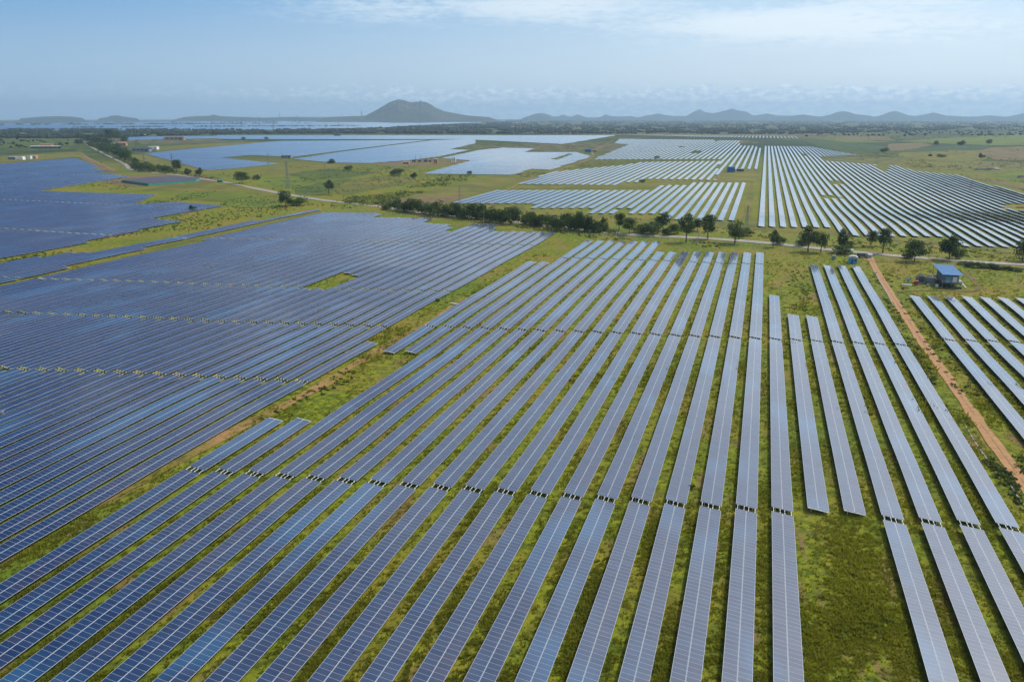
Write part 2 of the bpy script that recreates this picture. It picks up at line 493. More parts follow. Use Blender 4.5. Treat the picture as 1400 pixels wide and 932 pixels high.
M['lime'] = m_field('crop_lime', (.095, .135, .014), (.155, .190, .018), .03)
M['green'] = m_field('crop_green', (.050, .082, .016), (.095, .125, .020), .03)
M['teal'] = m_field('crop_dark', (.030, .070, .030), (.050, .090, .035), .02)
M['gold'] = m_field('dry_grass', (.125, .130, .022), (.19, .165, .032), .03)
M['tan'] = m_field('bare_soil', (.20, .135, .065), (.14, .11, .05), .05)
M['dirtmix'] = m_field('patchy_dirt', (.34, .19, .080), (.21, .175, .030), .10, 1.1)
M['dirt'] = m_field('red_dirt', (.30, .175, .085), (.20, .135, .060), .25, 1.5)
M['scrubg'] = m_field('rough_grass', (.085, .105, .015), (.13, .125, .020), .08)
M['pale'] = m_field('pale_rock', (.42, .38, .34), (.30, .27, .22), .1)

# ------------------------------------------------------------------ fields and open land
FIELDS = [
 ('dry_field', 'gold', [(580,262),(660,243),(700,236),(760,232),(700,252),(672,260),(615,277),(560,283),(500,277)]),
 ('dry_field', 'tan', [(600,265),(662,249),(722,240),(735,241),(668,256),(640,262)]),
 ('dry_field', 'tan', [(532,283),(545,272),(600,268),(640,266),(625,274),(590,284)]),
 ('crop_field', 'lime', [(350,246),(378,241),(442,248),(398,257),(352,255)]),
 ('crop_field', 'green', [(400,258),(445,248),(480,244),(470,262),(430,268),(405,266)]),
 ('dry_field', 'gold', [(450,262),(478,246),(530,240),(570,242),(565,251),(520,258),(470,268)]),
 ('crop_field', 'green', [(385,238),(420,230),(470,232),(520,236),(470,244),(430,246)]),
 ('dry_field', 'gold', [(340,236),(390,226),(450,224),(500,226),(440,232),(380,240)]),
 ('crop_field', 'lime', [(247,262),(330,262),(385,275),(380,284),(320,284),(300,276),(240,272)]),
 ('dry_field', 'gold', [(180,262),(260,250),(330,254),(390,272),(330,262),(247,261)]),
 ('bare_field', 'tan', [(150,243),(172,240),(270,238),(310,246),(280,252),(180,256),(140,250)]),
 ('bare_field', 'tan', [(105,214),(118,213),(162,236),(150,237)]),
 ('dry_field', 'gold', [(0,213),(110,208),(120,214),(60,219),(0,222)]),
 ('crop_field', 'green', [(0,190),(60,189),(110,192),(100,200),(0,203)]),
 ('dry_field', 'gold', [(215,207),(250,204),(340,197),(385,193),(300,196),(230,200),(200,203)]),
 ('dry_field', 'gold', [(177,212),(196,211),(284,233),(300,236),(282,238),(230,228),(190,222)]),
 # right hand country
 ('dark_field', 'teal', [(1100,193),(1160,194),(1216,201),(1200,208),(1130,204)]),
 ('crop_field', 'teal', [(1230,204),(1300,200),(1350,199),(1356,203),(1300,206),(1240,208)]),
 ('bare_field', 'tan', [(1215,197),(1260,195),(1275,199),(1235,206),(1212,206)]),
 ('crop_field', 'lime', [(1225,193),(1290,189),(1400,184),(1420,198),(1357,199),(1300,197)]),
 ('bare_field', 'tan', [(1130,186),(1210,187),(1225,192),(1150,192)]),
 ('crop_field', 'lime', [(1103,188),(1140,190),(1220,195),(1160,195)]),
 ('dry_field', 'gold', [(1228,209),(1300,206),(1345,206),(1350,216),(1335,224),(1260,228),(1232,220)]),
 ('bare_field', 'tan', [(1332,208),(1356,202),(1420,200),(1420,220),(1360,219)]),
 ('crop_field', 'lime', [(1350,238),(1380,234),(1420,236),(1420,250),(1370,246)]),
 ('bare_field', 'tan', [(1300,240),(1340,246),(1400,260),(1430,268),(1430,262),(1350,244)]),
 ('bare_field', 'tan', [(700,184.2),(850,183.2),(1085,185),(1088,187),(860,184.6)]),
 # open grass beside the road and between blocks
 ('dry_field', 'gold', [(700,262),(640,282),(700,290),(840,304),(1000,312),(1140,322),(1300,336),(1420,352),(1420,344),(1150,318),(1010,304),(900,300),(720,287)]),
 ('dry_field', 'gold', [(745,252),(840,254),(900,248),(1010,247),(1030,248),(1028,300),(1014,302),(1026,249),(945,250),(900,258),(680,259)]),
 ('bare_field', 'tan', [(984,232),(992,232),(982,247),(977,247)]),
 ('dry_field', 'gold', [(985,233),(1039,233),(1036,247),(985,247)]),
 ('rough_verge', 'scrubg', [(760,222),(812,219),(985,218.5),(985,220),(880,221),(800,230)]),
 ('bare_field', 'tan', [(545,218),(600,217),(636,219),(640,223),(560,228),(510,226)]),
]
for i, (nm, k, pts) in enumerate(FIELDS):
    far = min(at(*p).length for p in pts)
    sheet(nm, pts, M[k], .02+.004*(i % 12)+(far > 500)*.05+(far > 1500)*.25, 2.0)

# dirt strip between the two near blocks and other dry patches
sheet('dirt_strip', [(-60,800),(40,742),(150,685),(250,632),(330,590),(385,562),(470,512),(540,475),(575,452),(600,435),(640,408),(632,408),(585,440),(560,452),(510,478),(480,497),(400,545),(330,578),(250,615),(130,678),(0,762),(-60,790)], M['dirtmix'], .035, 2.4)
sheet('dirt_strip', [(0,391),(120,362),(240,332),(350,309),(430,291),(440,290),(380,304),(240,336),(120,366),(0,395)], M['gold'], .03, .8)

# ------------------------------------------------------------------ the paved road and the dirt tracks
def m_road():
    m, t, b = mat('road_surface')
    P = pos(t)
    c = t.mix(t.ramp(t.noise(P, .3, 5, .6), .35, .65), (.23, .205, .18), (.32, .285, .245))
    uv = t.n('ShaderNodeUVMap'); uv.uv_map = 'UVMap'
    sp = t.n('ShaderNodeSeparateXYZ'); t.l(uv.outputs[0], sp.inputs[0])
    e = t.m('MINIMUM', sp.outputs[1], t.m('SUBTRACT', 1.0, sp.outputs[1]))
    e = t.m('ADD', e, t.m('MULTIPLY', t.m('SUBTRACT', t.noise(P, .6, 4, .7), .5), .16))
    c = t.mix(t.ramp(e, .02, .14), (.26, .20, .13), c)
    t.l(c, b.inputs['Base Color']); b.inputs['Roughness'].default_value = .85
    return m
def m_track():
    m, t, b = mat('track_surface')
    P = pos(t)
    uv = t.n('ShaderNodeUVMap'); uv.uv_map = 'UVMap'
    sp = t.n('ShaderNodeSeparateXYZ'); t.l(uv.outputs[0], sp.inputs[0])
    c = t.mix(t.ramp(t.noise(P, .7, 5, .65), .35, .65), (.42, .215, .085), (.31, .165, .070))
    mid = t.m('ABSOLUTE', t.m('SUBTRACT', sp.outputs[1], .55))
    g = t.m('MULTIPLY', t.ramp(mid, .03, .09, 1, 0), t.ramp(t.noise(P, .12, 4, .6), .38, .52))
    c = t.mix(t.m('MULTIPLY', g, .6), c, (.12, .095, .03))
    t.l(c, b.inputs['Base Color']); b.inputs['Roughness'].default_value = .95
    return m
M['road'] = m_road(); M['track'] = m_track()
ROAD = [(108,190),(128,203),(168,223),(179,232),(212,236.5),(246,239.8),(275,244.5),(309,249.6),(343,256.5),(384,264.5),(440,273.5),(470,277),(525,283.5),(590,293),(690,302),(780,312),(850,320),(960,326),(1050,332.5),(1150,343),(1250,352),(1330,358),(1420,363),(1520,372)]
ribbon('road', ROAD[:9], 6.0, M['road'], .09)
ribbon('road', ROAD[8:], 8.0, M['road'], .09)
verge = [at(*p) for p in ROAD]
ribbon('track', [(1190,352),(1193,360),(1207,385),(1228,418),(1254,458),(1284,500),(1330,566),(1370,621),(1420,688),(1470,750)], 3.0, M['track'], .045, wob=.25)
ribbon('track', [(1178,352),(1190,357),(1230,358),(1262,361)], 2.2, M['dirt'], .06, wob=.4)
ribbon('track', [(1318,372),(1330,382),(1337,393),(1335,398)], 2.4, M['dirt'], .06, wob=.3)
ribbon('track', [(1226,398),(1270,397),(1335,399)], 2.0, M['dirt'], .055, wob=.5)
ribbon('track', [(690,262),(722,246),(752,237),(809,216),(812,206),(838,192)], 4.0, M['dirt'], .16, wob=.4)
ribbon('track', [(110,212),(125,219),(145,228),(160,236)], 5.0, M['dirt'], .2, wob=.3)

# ------------------------------------------------------------------ solar blocks
TILT = rad(7.0)
MW, ML = 1.01, 1.97                      # module pitch along the row, module length up the slope
CT, ST = math.cos(TILT), math.sin(TILT)
HC = .95                                # height of the table's centre line
ROW_PITCH = 6.56
def clip_rows(poly_px, X0, pitch, holes=()):
    """rows along +Y clipped to a polygon read off the photo (outline at panel height)"""
    P = [at(u, v, HC) for u, v in poly_px]
    H = [[at(u, v, HC) for u, v in h] for h in holes]
    xs = [p.x for p in P]
    k0 = math.ceil((min(xs)-X0)/pitch); k1 = math.floor((max(xs)-X0)/pitch)
    def cross(Q, x):
        c = []
        for i in range(len(Q)):
            a, b = Q[i], Q[(i+1) % len(Q)]
            if (a.x <= x) != (b.x <= x): c.append(a.y+(b.y-a.y)*(x-a.x)/(b.x-a.x))
        c.sort(); return [(c[i], c[i+1]) for i in range(0, len(c)-1, 2)]
    out = []
    for k in range(k0, k1+1):
        x = X0+k*pitch; iv = cross(P, x)
        for h in H:
            new = []
            for a, b in iv:
                parts = [(a, b)]
                for c, d in cross(h, x):
                    q = []
                    for e, f in parts:
                        if d <= e or c >= f: q.append((e, f))
                        else:
                            if c > e: q.append((e, c))
                            if d < f: q.append((d, f))
                    parts = q
                new += parts
            iv = new
        for a, b in iv: out.append((k, x, a, b))
    return out
def split(rows, gaps, slope, pitch, gap=1.6, minlen=5, extra=None):
    """cut rows at walkway lines; gaps: Y of the line at row 0, slope in metres per row"""
    T = []
    for k, x, a, b in rows:
        cuts = sorted(g+slope*k for g in gaps)
        e = a
        seg = []
        for c in cuts:
            if a+minlen < c < b-minlen:
                seg.append((e, c-gap/2, e != a, True)); e = c+gap/2
        seg.append((e, b, e != a, False))
        for (s, t_, g0, g1) in seg:
            n = int((t_-s)/MW)
            if n >= 4:
                # whole modules; keep the end that faces a gap in place
                if g0 and not g1: t_ = s+n*MW
                elif g1 and not g0: s = t_-n*MW
                elif g0 and g1:
                    r = (t_-s)-n*MW; s += r/2; t_ -= r/2
                else: t_ = s+n*MW
                T.append(dict(k=k, x=x, y0=s, y1=t_, n=n, g0=g0, g1=g1, pos=len([c for c in cuts if c < s+2])))
    return T

TABLES = []
def add(block, tabs):
    for q in tabs: q['b'] = block; TABLES.append(q)

# near block: row by row, the way the photo counts them (row 0 is the last full row before the bare lawn)
X0 = 9.25
def Yat(u, v): return at(u, v, HC).y
TOPS = {0:(1058,403),1:(1084,430),2:(1110,431.5),3:(1116,362),4:(1136,363),5:(1156,363),6:(1176,363.5),
        -1:(1039,345),-2:(1020,345),-3:(1003,345),-4:(984,344.5),-5:(967,344),-6:(949,344),-7:(931,344),-8:(914,344),-9:(897,343.5),
        -10:(889,329.5),-11:(874,329.5),-12:(859,329),-13:(843,329),-14:(828,328.5),-15:(813,328.5),-16:(797,328),-17:(743,357.5),-18:(726,357.5)}
rows = []
for k, p in TOPS.items():
    x = X0+k*ROW_PITCH; top = Yat(*p)
    bot = 36.0
    if k in (1, 2):
        rows.append((k, x, 139.8+1.1*k+.9, top)); continue
    if k in (-17, -18):
        rows.append((k, x, Yat(565 if k == -17 else 536, 481.5), top))
        rows.append((k, x, bot, Yat(411 if k == -17 else 382, 572.5))); continue
    rows.append((k, x, bot, top))
G1 = at(1070, 699, HC).y
add('near', split(rows, [G1, at(1059.5, 463, HC).y+.0, at(1039, 361, HC).y+2.1], 1.1, ROW_PITCH))
# block beyond the dirt track on the right
xr = at(1250, 404, HC).x; ytop = at(1250, 404, HC).y
rows = [(k, xr+k*6.75, 120.0+k*3, ytop+k*1.35) for k in range(0, 13)]
add('right', split(rows, [at(1295, 464, HC).y, at(1295, 464, HC).y-127.5], 1.45, 6.75))
# big left block
L0 = at(414, 521, HC); L0.x -= .45
polyL = [(-170,440),(0,392),(350,311.5),(442,290),(522,291),(512,297),(590,298),(582,305),(620,307),(607,316),(625,316),(652,306),(682,306),(672,316),(763,317.5),(0,763),(-170,860)]
holeL = [(419,393.5),(464,372.5),(490,374),(448,394.5)]
YA = at(414, 521, HC).y; YC = at(546, 446, HC).y; YB = at(634, 397.5, HC).y; YD = at(700,350,HC).y
add('left', split([r for r in clip_rows(polyL, L0.x, 6.03, [holeL]) if r[0] <= 0], [YA, YC, YB, YA-128, YB+128, YB+256], 1.15, 6.03))
# narrow strip of rows beyond the left block
polyS = [(-140,428),(0,388),(100,362.5),(230,331.5),(350,306.5),(438,288),(436,284.5),(350,301.5),(192,333.5),(135,344.5),(90,345.5),(0,360),(-140,392)]
add('strip', split(clip_rows(polyS, L0.x, 6.03), [YB, YB+128], 1.15, 6.03))
# far left block
polyF = [(-160,234),(0,224.5),(102,216),(135,228),(125,231),(150,232),(128,235),(178,241),(75,257),(52,261),(212,266),(182,279),(240,276),(305,281),(205,298.5),(247,302),(40,347),(-160,385)]
hf = at(6, 273, HC)
add('farleft', split(clip_rows(polyF, hf.x, 11.1/1.65), [hf.y, at(20,313,HC).y, at(50,237,HC).y], 0.0, 6.7))
# blocks beyond the road
polyR = [(1031.5,309.5),(1147,311),(1148,322),(1300,323.5),(1304,336),(1398,337.5),(1560,356),(1560,300),(1400,264),(1307,239),(1255,234),(1235,229.5),(1217,224.5),(1212,235),(1195,225),(1130,220),(1123,214),(1172,212),(1110,200.5),(1043,199.5)]
holesR = [[(1134,247),(1150,247),(1155,252),(1141,252)],[(1122,267),(1146,267),(1150,271),(1126,271)],[(1376,278),(1420,279),(1420,289),(1372,284)],[(1094,210.5),(1104,210.5),(1105,213),(1096,213)]]
xfr = at(1056, 309.5, HC).x
add('right_far', split(clip_rows(polyR, xfr, 7.12, holesR), [at(1036,297,HC).y, at(1036,297,HC).y+128, at(1036,297,HC).y+256, at(1036,297,HC).y+384], -.6, 7.12, gap=.9))
polyM = [(615,278),(673,260),(895,260),(907,253),(938,253),(938,256),(950,249.5),(1024,249.5),(1011,301),(912,300),(908,292),(862,292),(868,284.5),(845,284.5),(838,291.5),(804,291.5),(812,284.5),(722,284.5),(730,278)]
xfm = at(1000, 300, HC).x
add('middle_far', split(clip_rows(polyM, xfm, 7.5), [at(1010,284,HC).y], 0, 7.5, gap=.9))
polyM2 = [(705,251.5),(757,235),(800,230.5),(850,226),(880,221.5),(984,220),(978,246),(880,244.5),(870,249),(857,249),(845,253)]
add('middle_far', split(clip_rows(polyM2, xfm, 8.4), [1010], 0, 8.4, gap=.9))
polyM3 = [(810,218),(860,197.5),(840,196),(847,190),(977,191),(978,194),(985,192),(1011,192),(1012,199),(1031,199.5),(1041,203),(1039,231),(989,231),(978,246),(984,221),(985,217.5)]
hM3 = [[(948,206),(958,206),(958,209.5),(945,209.5)],[(928,200),(936,200),(936,201.5),(928,201.5)]]
add('middle_far', split(clip_rows(polyM3, xfm, 9.2, hM3), [1400], 0, 9.2, gap=.9))
polyM5 = [(855,184.3),(1088,186.3),(1092,189.3),(960,187.2)]
add('middle_far', split(clip_rows(polyM5, xfm, 12.0), [], 0, 12.0))
polyA = [(197,210),(284,233),(384,224),(302,215.5),(341,212),(400,214.5),(462,206.5),(585,191.5),(384,192.8),(245,205)]
polyB = [(402,217.5),(455,222.3),(505,223),(560,219),(595,215),(642,205),(615,204),(650,196),(650,191),(770,197),(843,185),(297,185),(300,190),(384,190.5),(640,190.2),(592,191.8),(470,207.2)]
polyC = [(578,237.5),(644,219.5),(604,216.3),(656,205),(690,202),(731,203),(717,208),(788,208),(809,214),(753,232),(726,231),(702,239)]
hC = [[(754,217.5),(778,210),(783,210.6),(762,218.5)]]
for p, hh in ((polyA, ()), (polyB, ()), (polyC, hC)):
    add('distant', split(clip_rows(p, xfm, 7.2, hh), list(range(600, 4000, 250)), 0, 7.2))
polyT = [(172,187),(300,186),(300,189),(175,191.5)]
polyU = [(0,169),(200,167),(350,165.6),(560,164.6),(690,164.0),(700,165.7),(560,172),(500,176),(460,177),(120,178.6),(0,176.5)]
for p in (polyT, polyU): add('distant', split(clip_rows(p, xfm, 15.0), [], 0, 15.0))

# rank by size in the photo
W = 2*ML+.04
for q in TABLES:
    a = 0; vis = False
    ys = np.linspace(q['y0'], q['y1'], 13); pr = []
    for y in ys:
        A_ = proj((q['x'], y, HC+gz(q['x'], y)))
        if A_: pr.append(A_)
    tot = 0
    for i in range(len(pr)-1):
        p, r = pr[i], pr[i+1]
        if -5 < (p[0]+r[0])/2 < 1405 and (p[1]+r[1])/2 < 937:
            tot += math.hypot(p[0]-r[0], p[1]-r[1])*W*FPX/((p[2]+r[2])/2)
            vis = True
    q['area'] = tot; q['vis'] = vis
TABLES = [q for q in TABLES if q['b'] in ('distant',) or q['vis'] or q['b'] in ('near', 'left', 'right', 'strip', 'right_far', 'farleft')]
TABLES.sort(key=lambda q: -q['area'])
IND = [q for q in TABLES if q['vis']][:300]
idset = {id(q) for q in IND}
REST = [q for q in TABLES if id(q) not in idset]
print('tables', len(TABLES), 'individual', len(IND), 'area300', IND[-1]['area'])

# --- table meshes (local frame: origin on the ground under the table's centre, +Y along the row, raised edge towards -X)
def slope_pt(v, y, dz=0.0):
    """v = metres up (-) / down (+) the slope from the centre line"""
    return (v*CT+dz*ST, y, HC-v*ST+dz*CT)
def bank_mesh(n, side, both=False, warp=None):
    mb = MB(); L = n*MW
    if warp:
      K = max(1, n//8)
      for s in ((-1, 1) if both else (side,)):
        v0, v1 = (-.02-ML, -.02) if s < 0 else (.02, .02+ML); o = 0 if s < 0 else 1
        def sp(v, y, dz=0.0):
            p = slope_pt(v, y, dz); return (p[0], y, p[2]+warp(y))
        for i in range(K):
            a_, b_ = -L/2+L*i/K, -L/2+L*(i+1)/K; ua, ub = n*i/K, n*(i+1)/K
            mb.face([sp(v0, a_), sp(v1, a_), sp(v1, b_), sp(v0, b_)], [(ua, o), (ua, o+1), (ub, o+1), (ub, o)])
            mb.face([sp(v0, b_, -.045), sp(v1, b_, -.045), sp(v1, a_, -.045), sp(v0, a_, -.045)], mi=1)
            mb.face([sp(v0, b_), sp(v0, b_, -.045), sp(v0, a_, -.045), sp(v0, a_)], mi=2)
            mb.face([sp(v1, a_), sp(v1, a_, -.045), sp(v1, b_, -.045), sp(v1, b_)], mi=2)
        for y_ in (-L/2, L/2): mb.face([sp(v0, y_), sp(v0, y_, -.045), sp(v1, y_, -.045), sp(v1, y_)], mi=2)
      return mb.mesh('module_bank', [M['glass'], M['back'], M['steel']])
    for s in ((-1, 1) if both else (side,)):
        v0, v1 = (-.02-ML, -.02) if s < 0 else (.02, .02+ML)
        o = 0 if s < 0 else 1
        a, b, c, d = slope_pt(v0, -L/2), slope_pt(v1, -L/2), slope_pt(v1, L/2), slope_pt(v0, L/2)
        mb.face([a, b, c, d], [(0, o), (0, o+1), (n, o+1), (n, o)])
        e, f, g, h = slope_pt(v0, -L/2, -.045), slope_pt(v1, -L/2, -.045), slope_pt(v1, L/2, -.045), slope_pt(v0, L/2, -.045)
        mb.face([h, g, f, e], mi=1)
        for q in ((a, e, f, b), (b, f, g, c), (c, g, h, d), (d, h, e, a)): mb.face(q, mi=2)
    return mb.mesh('module_bank', [M['glass'], M['back'], M['steel']])
_cache = {}
def cached(key, fn):
    if key not in _cache: _cache[key] = fn()
    return _cache[key]
def rail_mesh(n, g0, g1):
    L = n*MW; e0 = .78 if g0 else .30; e1 = .78 if g1 else .30
    mb = MB(); mb.box((0, (e1-e0)/2, 0), (.09, L+e0+e1, .08)); return mb.mesh('rail', M['steel'])
def frame_mesh(n, g0, g1):
    mb = MB(); L = n*MW
    k = max(2, round(L/6.0)); R = Matrix.Rotation(TILT, 3, 'Y')
    for i in range(k+1):
        y = -L/2+.4+(L-.8)*i/k
        a = slope_pt(-1.75, y, -.20); b = slope_pt(1.75, y, -.20)
        mb.bar(a, b, .06, .10)
        for v in (-1.2, 1.2):
            p = slope_pt(v, y, -.25); mb.box((p[0], y+.07, p[2]/2), (.09, .07, p[2]))
        p = slope_pt(-1.2, y+.12, -.30); q2 = slope_pt(.3, y+.12, -.26)
        mb.bar((p[0], y+.12, .5), q2, .04)
    for g, yy in ((g0, -L/2-.24), (g1, L/2+.24)):
        if not g: mb.bar(slope_pt(-1.99, yy, -.10), slope_pt(1.99, yy, -.10), .07, .09)
    return mb.mesh('support_frame', M['steel'])
def module_mesh():
    mb = MB(); x, y = ML/2, (MW-.008)/2
    mb.face([(-x, -y, 0), (x, -y, 0), (x, y, 0), (-x, y, 0)], [(0.002, 0.001), (0.002, .999), (.998, .999), (.998, 0.001)])
    mb.face([(-x, y, -.045), (x, y, -.045), (x, -y, -.045), (-x, -y, -.045)], mi=1)
    q = [(-x, -y), (x, -y), (x, y), (-x, y)]
    for i in range(4):
        a, b = q[i], q[(i+1) % 4]
        mb.face([(*a, 0), (*a, -.045), (*b, -.045), (*b, 0)], mi=2)
    return mb.mesh('solar_module', [M['glass'], M['back'], M['steel']])

ORD = ['', 'first', 'second', 'third', 'fourth', 'fifth', 'sixth', 'seventh', 'eighth', 'ninth', 'tenth', 'eleventh', 'twelfth',
       'thirteenth', 'fourteenth', 'fifteenth', 'sixteenth', 'seventeenth', 'eighteenth', 'nineteenth', 'twentieth']
TENS = {20: 'twenty', 30: 'thirty', 40: 'forty', 50: 'fifty', 60: 'sixty', 70: 'seventy', 80: 'eighty', 90: 'ninety'}
TENO = {20: 'twentieth', 30: 'thirtieth', 40: 'fortieth', 50: 'fiftieth', 60: 'sixtieth', 70: 'seventieth', 80: 'eightieth', 90: 'ninetieth'}
def ordinal(n):
    if n <= 20: return ORD[n]
    t_ = n//10*10
    return TENO[t_] if n % 10 == 0 else TENS[t_]+'-'+ORD[n % 10]
def seg_word(q):
    mates = sorted([p for p in IND if p['b'] == q['b'] and abs(p['x']-q['x']) < .5], key=lambda p: p['y0'])
    i = mates.index(q); n = len(mates)
    if n == 1: return 'only piece'
    if i == 0: return 'nearest piece'
    if i == n-1: return 'farthest piece'
    return ordinal(i+1)+' nearest piece'
def table_label(q):
    b, k = q['b'], q['k']
    s = seg_word(q)
    if b == 'near':
        if k <= 0: return f'blue solar table, {s} of the {ordinal(19+k)} row right of the dirt strip'
        if k <= 2: return f'pale solar table in the {"left" if k == 1 else "right"} short row ending at the lawn'+(', '+s if s != 'only piece' else '')
        return f'pale solar table, {s} of the {ordinal(7-k)} row left of the red track'
    if b == 'right': return f'pale solar table, {s} of the {ordinal(k+1)} row right of the red track'
    if b == 'left': return f'dark blue solar table, {s} of the {ordinal(1-k)} row left of the dirt strip'
    if b == 'right_far': return f'white solar table, {s} of the {ordinal(k+2)} row right of the power corridor'
    ks = sorted({round(p['x'], 1) for p in IND if p['b'] == b})
    i = ks.index(round(q['x'], 1))+1
    if b == 'strip': return f'blue solar table in the narrow strip past the lane, {s}, {ordinal(len(ks)-i+1)} row'
    if b == 'farleft': return f'hazy blue solar table in the far left block, {s}, {ordinal(len(ks)-i+1)} row from its right'
    if b == 'middle_far': return f'white solar table left of the power corridor, {s}, {ordinal(len(ks)-i+1)} row'
    return f'distant pale solar table, {s}, {ordinal(i)} row from left'

mod_me = None
RAILV = (-1.62, -.42, .42, 1.62)
detail_pool = sorted([q for q in IND if q['b'] in ('near', 'left', 'right')], key=lambda q: -q['area'])
n_detail = 0
def module_px(q):
    # size of the nearest in-frame module
    best = 0
    for j in range(q['n']):
        y = q['y0']+(j+.5)*MW; p = proj((q['x'], y, HC))
        if p and -5 < p[0] < 1405 and p[1] < 937: best = max(best, FPX/p[2])
    return best
for q in IND: q['mp'] = module_px(q) if q['b'] in ('near', 'left', 'right') else 0
DET = {id(q) for q in sorted(IND, key=lambda q: -q['mp'])[:46]}
R_t = Matrix.Rotation(TILT, 4, 'Y')
for q in IND:
    ym = (q['y0']+q['y1'])/2; n = q['n']
    root = empty('solar_table', (q['x'], ym, gz(q['x'], ym)))
    tag(root, table_label(q), 'solar panel table', 'long tables of solar panels set out in rows')
    L = n*MW
    warp = lambda y: gz(q['x'], ym+y)-gz(q['x'], ym)
    root.rotation_euler = (0, random.gauss(0, rad(.22)), 0)
    if id(q) in DET:
        if mod_me is None: mod_me = module_mesh()
        vis = []
        for j in range(n):
            y = q['y0']+(j+.5)*MW; p = proj((q['x'], y, HC))
            if p and -12 < p[0] < 1412 and p[1] < 940: vis.append(j)
        use = vis[:50] or list(range(max(0, n-50), n))
        j0, j1 = use[0], use[-1]
        for j in use:
            yy = -L/2+(j+.5)*MW; zz = warp(yy); gr = math.atan((warp(yy+.5)-warp(yy-.5)))
            for s in (-1, 1):
                c = slope_pt(s*(ML/2+.02), yy)
                link('solar_module', mod_me, root, (c[0], c[1], c[2]+zz), (gr, TILT, 0))
        for a, b in ((0, j0), (j1+1, n)):
            m_ = b-a
            if m_ < 1: continue
            y_off = -L/2+(a+b)/2*MW
            o = link('module_bank', bank_mesh(m_, 0, True, lambda y: warp(y+y_off)), root, (0, y_off, 0))
            o['kind'] = 'stuff'
    else:
        for s in (-1, 1): link('module_bank', bank_mesh(n, s, False, warp), root)
    K = max(2, n//8); e0 = .78 if q['g0'] else .30; e1 = .78 if q['g1'] else .30
    for v in RAILV:
        mb = MB()
        for i in range(K):
            a_, b_ = -L/2+L*i/K, -L/2+L*(i+1)/K
            if i == 0: a_ -= e0
            if i == K-1: b_ += e1
            p0 = slope_pt(v, a_, -.09)
            mb.bar((p0[0], a_, p0[2]+warp(a_)), (p0[0], b_, p0[2]+warp(b_)), .09)
        mb.obj('rail', M['steel'], root)
    mb = MB(); k_ = max(2, round(L/6.0))
    for i in range(k_+1):
        y = -L/2+.4+(L-.8)*i/k_; w = Vector((0, 0, warp(y)))
        mb.bar(Vector(slope_pt(-1.75, y, -.20))+w, Vector(slope_pt(1.75, y, -.20))+w, .06, .10)
        for v in (-1.2, 1.2):
            p = slope_pt(v, y, -.25); mb.box((p[0], y+.07, p[2]/2+w.z-.1), (.09, .07, p[2]+.2))
    for g, yy in ((q['g0'], -L/2-.24), (q['g1'], L/2+.24)):
        if not g:
            w = Vector((0, 0, warp(yy))); mb.bar(Vector(slope_pt(-1.99, yy, -.10))+w, Vector(slope_pt(1.99, yy, -.10))+w, .10, .12)
    mb.obj('support_frame', M['steel'], root)

# everything farther away than the 300 largest: one object
def build_rest():
    vs, fs, uvs, mi = [], [], [], []
    def quad(P, uv, m_):
        o = len(vs); vs.extend(P); fs.append((o, o+1, o+2, o+3)); uvs.extend(uv); mi.append(m_)
    for q in REST:
        x = q['x']; y0, y1, n = q['y0'], q['y1'], q['n']
        wob = random.gauss(0, .008)
        k = max(1, int(math.ceil((y1-y0)/(16 if math.hypot(x, y0) < 1700 else 130))))
        for i in range(k):
            a = y0+(y1-y0)*i/k; b = y0+(y1-y0)*(i+1)/k
            za, zb = gz(x, a), gz(x, b)
            tz = mnoise.noise(Vector((x*.013, a*.011, 3)))*.0
            def P(v, y, z, dz=0.0):
                p = slope_pt(v, y, dz); return (x+p[0], y, p[2]+z-v*wob)
            u0, u1 = i*n/k, (i+1)*n/k
            r = (hash((round(x, 1), round(y0, 1))) % 97)
            quad([P(-1.99, a, za), P(1.99, a, za), P(1.99, b, zb), P(-1.99, b, zb)], [(u0+r, 0), (u0+r, 2), (u1+r, 2), (u1+r, 0)], 0)
            quad([P(-1.99, b, zb, -.05), P(1.99, b, zb, -.05), P(1.99, a, za, -.05), P(-1.99, a, za, -.05)], [(0, 0)]*4, 1)
            quad([P(-1.99, b, zb), P(-1.99, b, zb, -.05), P(-1.99, a, za, -.05), P(-1.99, a, za)], [(0, 0)]*4, 2)
            quad([P(1.99, a, za), P(1.99, a, za, -.05), P(1.99, b, zb, -.05), P(1.99, b, zb)], [(0, 0)]*4, 2)
        quad([P(-1.99, y0, gz(x, y0)), P(-1.99, y0, gz(x, y0), -.1), P(1.99, y0, gz(x, y0), -.1), P(1.99, y0, gz(x, y0))], [(0, 0)]*4, 2)
        # posts
        if math.hypot(x, y0) < 900:
            m_ = max(1, int((y1-y0)/8))
            for j in range(m_+1):
                y = y0+.5+(y1-y0-1)*j/m_; z = gz(x, y)
                for v in (-1.2, 1.2):
                    p = slope_pt(v, y, -.05)
                    quad([(x+p[0]-.05, y, z), (x+p[0]+.05, y, z), (x+p[0]+.05, y, z+p[2]), (x+p[0]-.05, y, z+p[2])], [(0, 0)]*4, 2)
                    quad([(x+p[0], y-.05, z), (x+p[0], y+.05, z), (x+p[0], y+.05, z+p[2]), (x+p[0], y-.05, z+p[2])], [(0, 0)]*4, 2)
    me = np_mesh('solar_tables_far', np.array(vs), np.array(fs), [M['glass'], M['back'], M['steel']], uv=np.array(uvs))
    me.polygons.foreach_set('material_index', np.array(mi, dtype=np.int32))
    tag(link('solar_table_rows', me), 'countless pale rows of solar panel tables stretching to the far hills', 'solar panels', None, 'stuff')
build_rest()

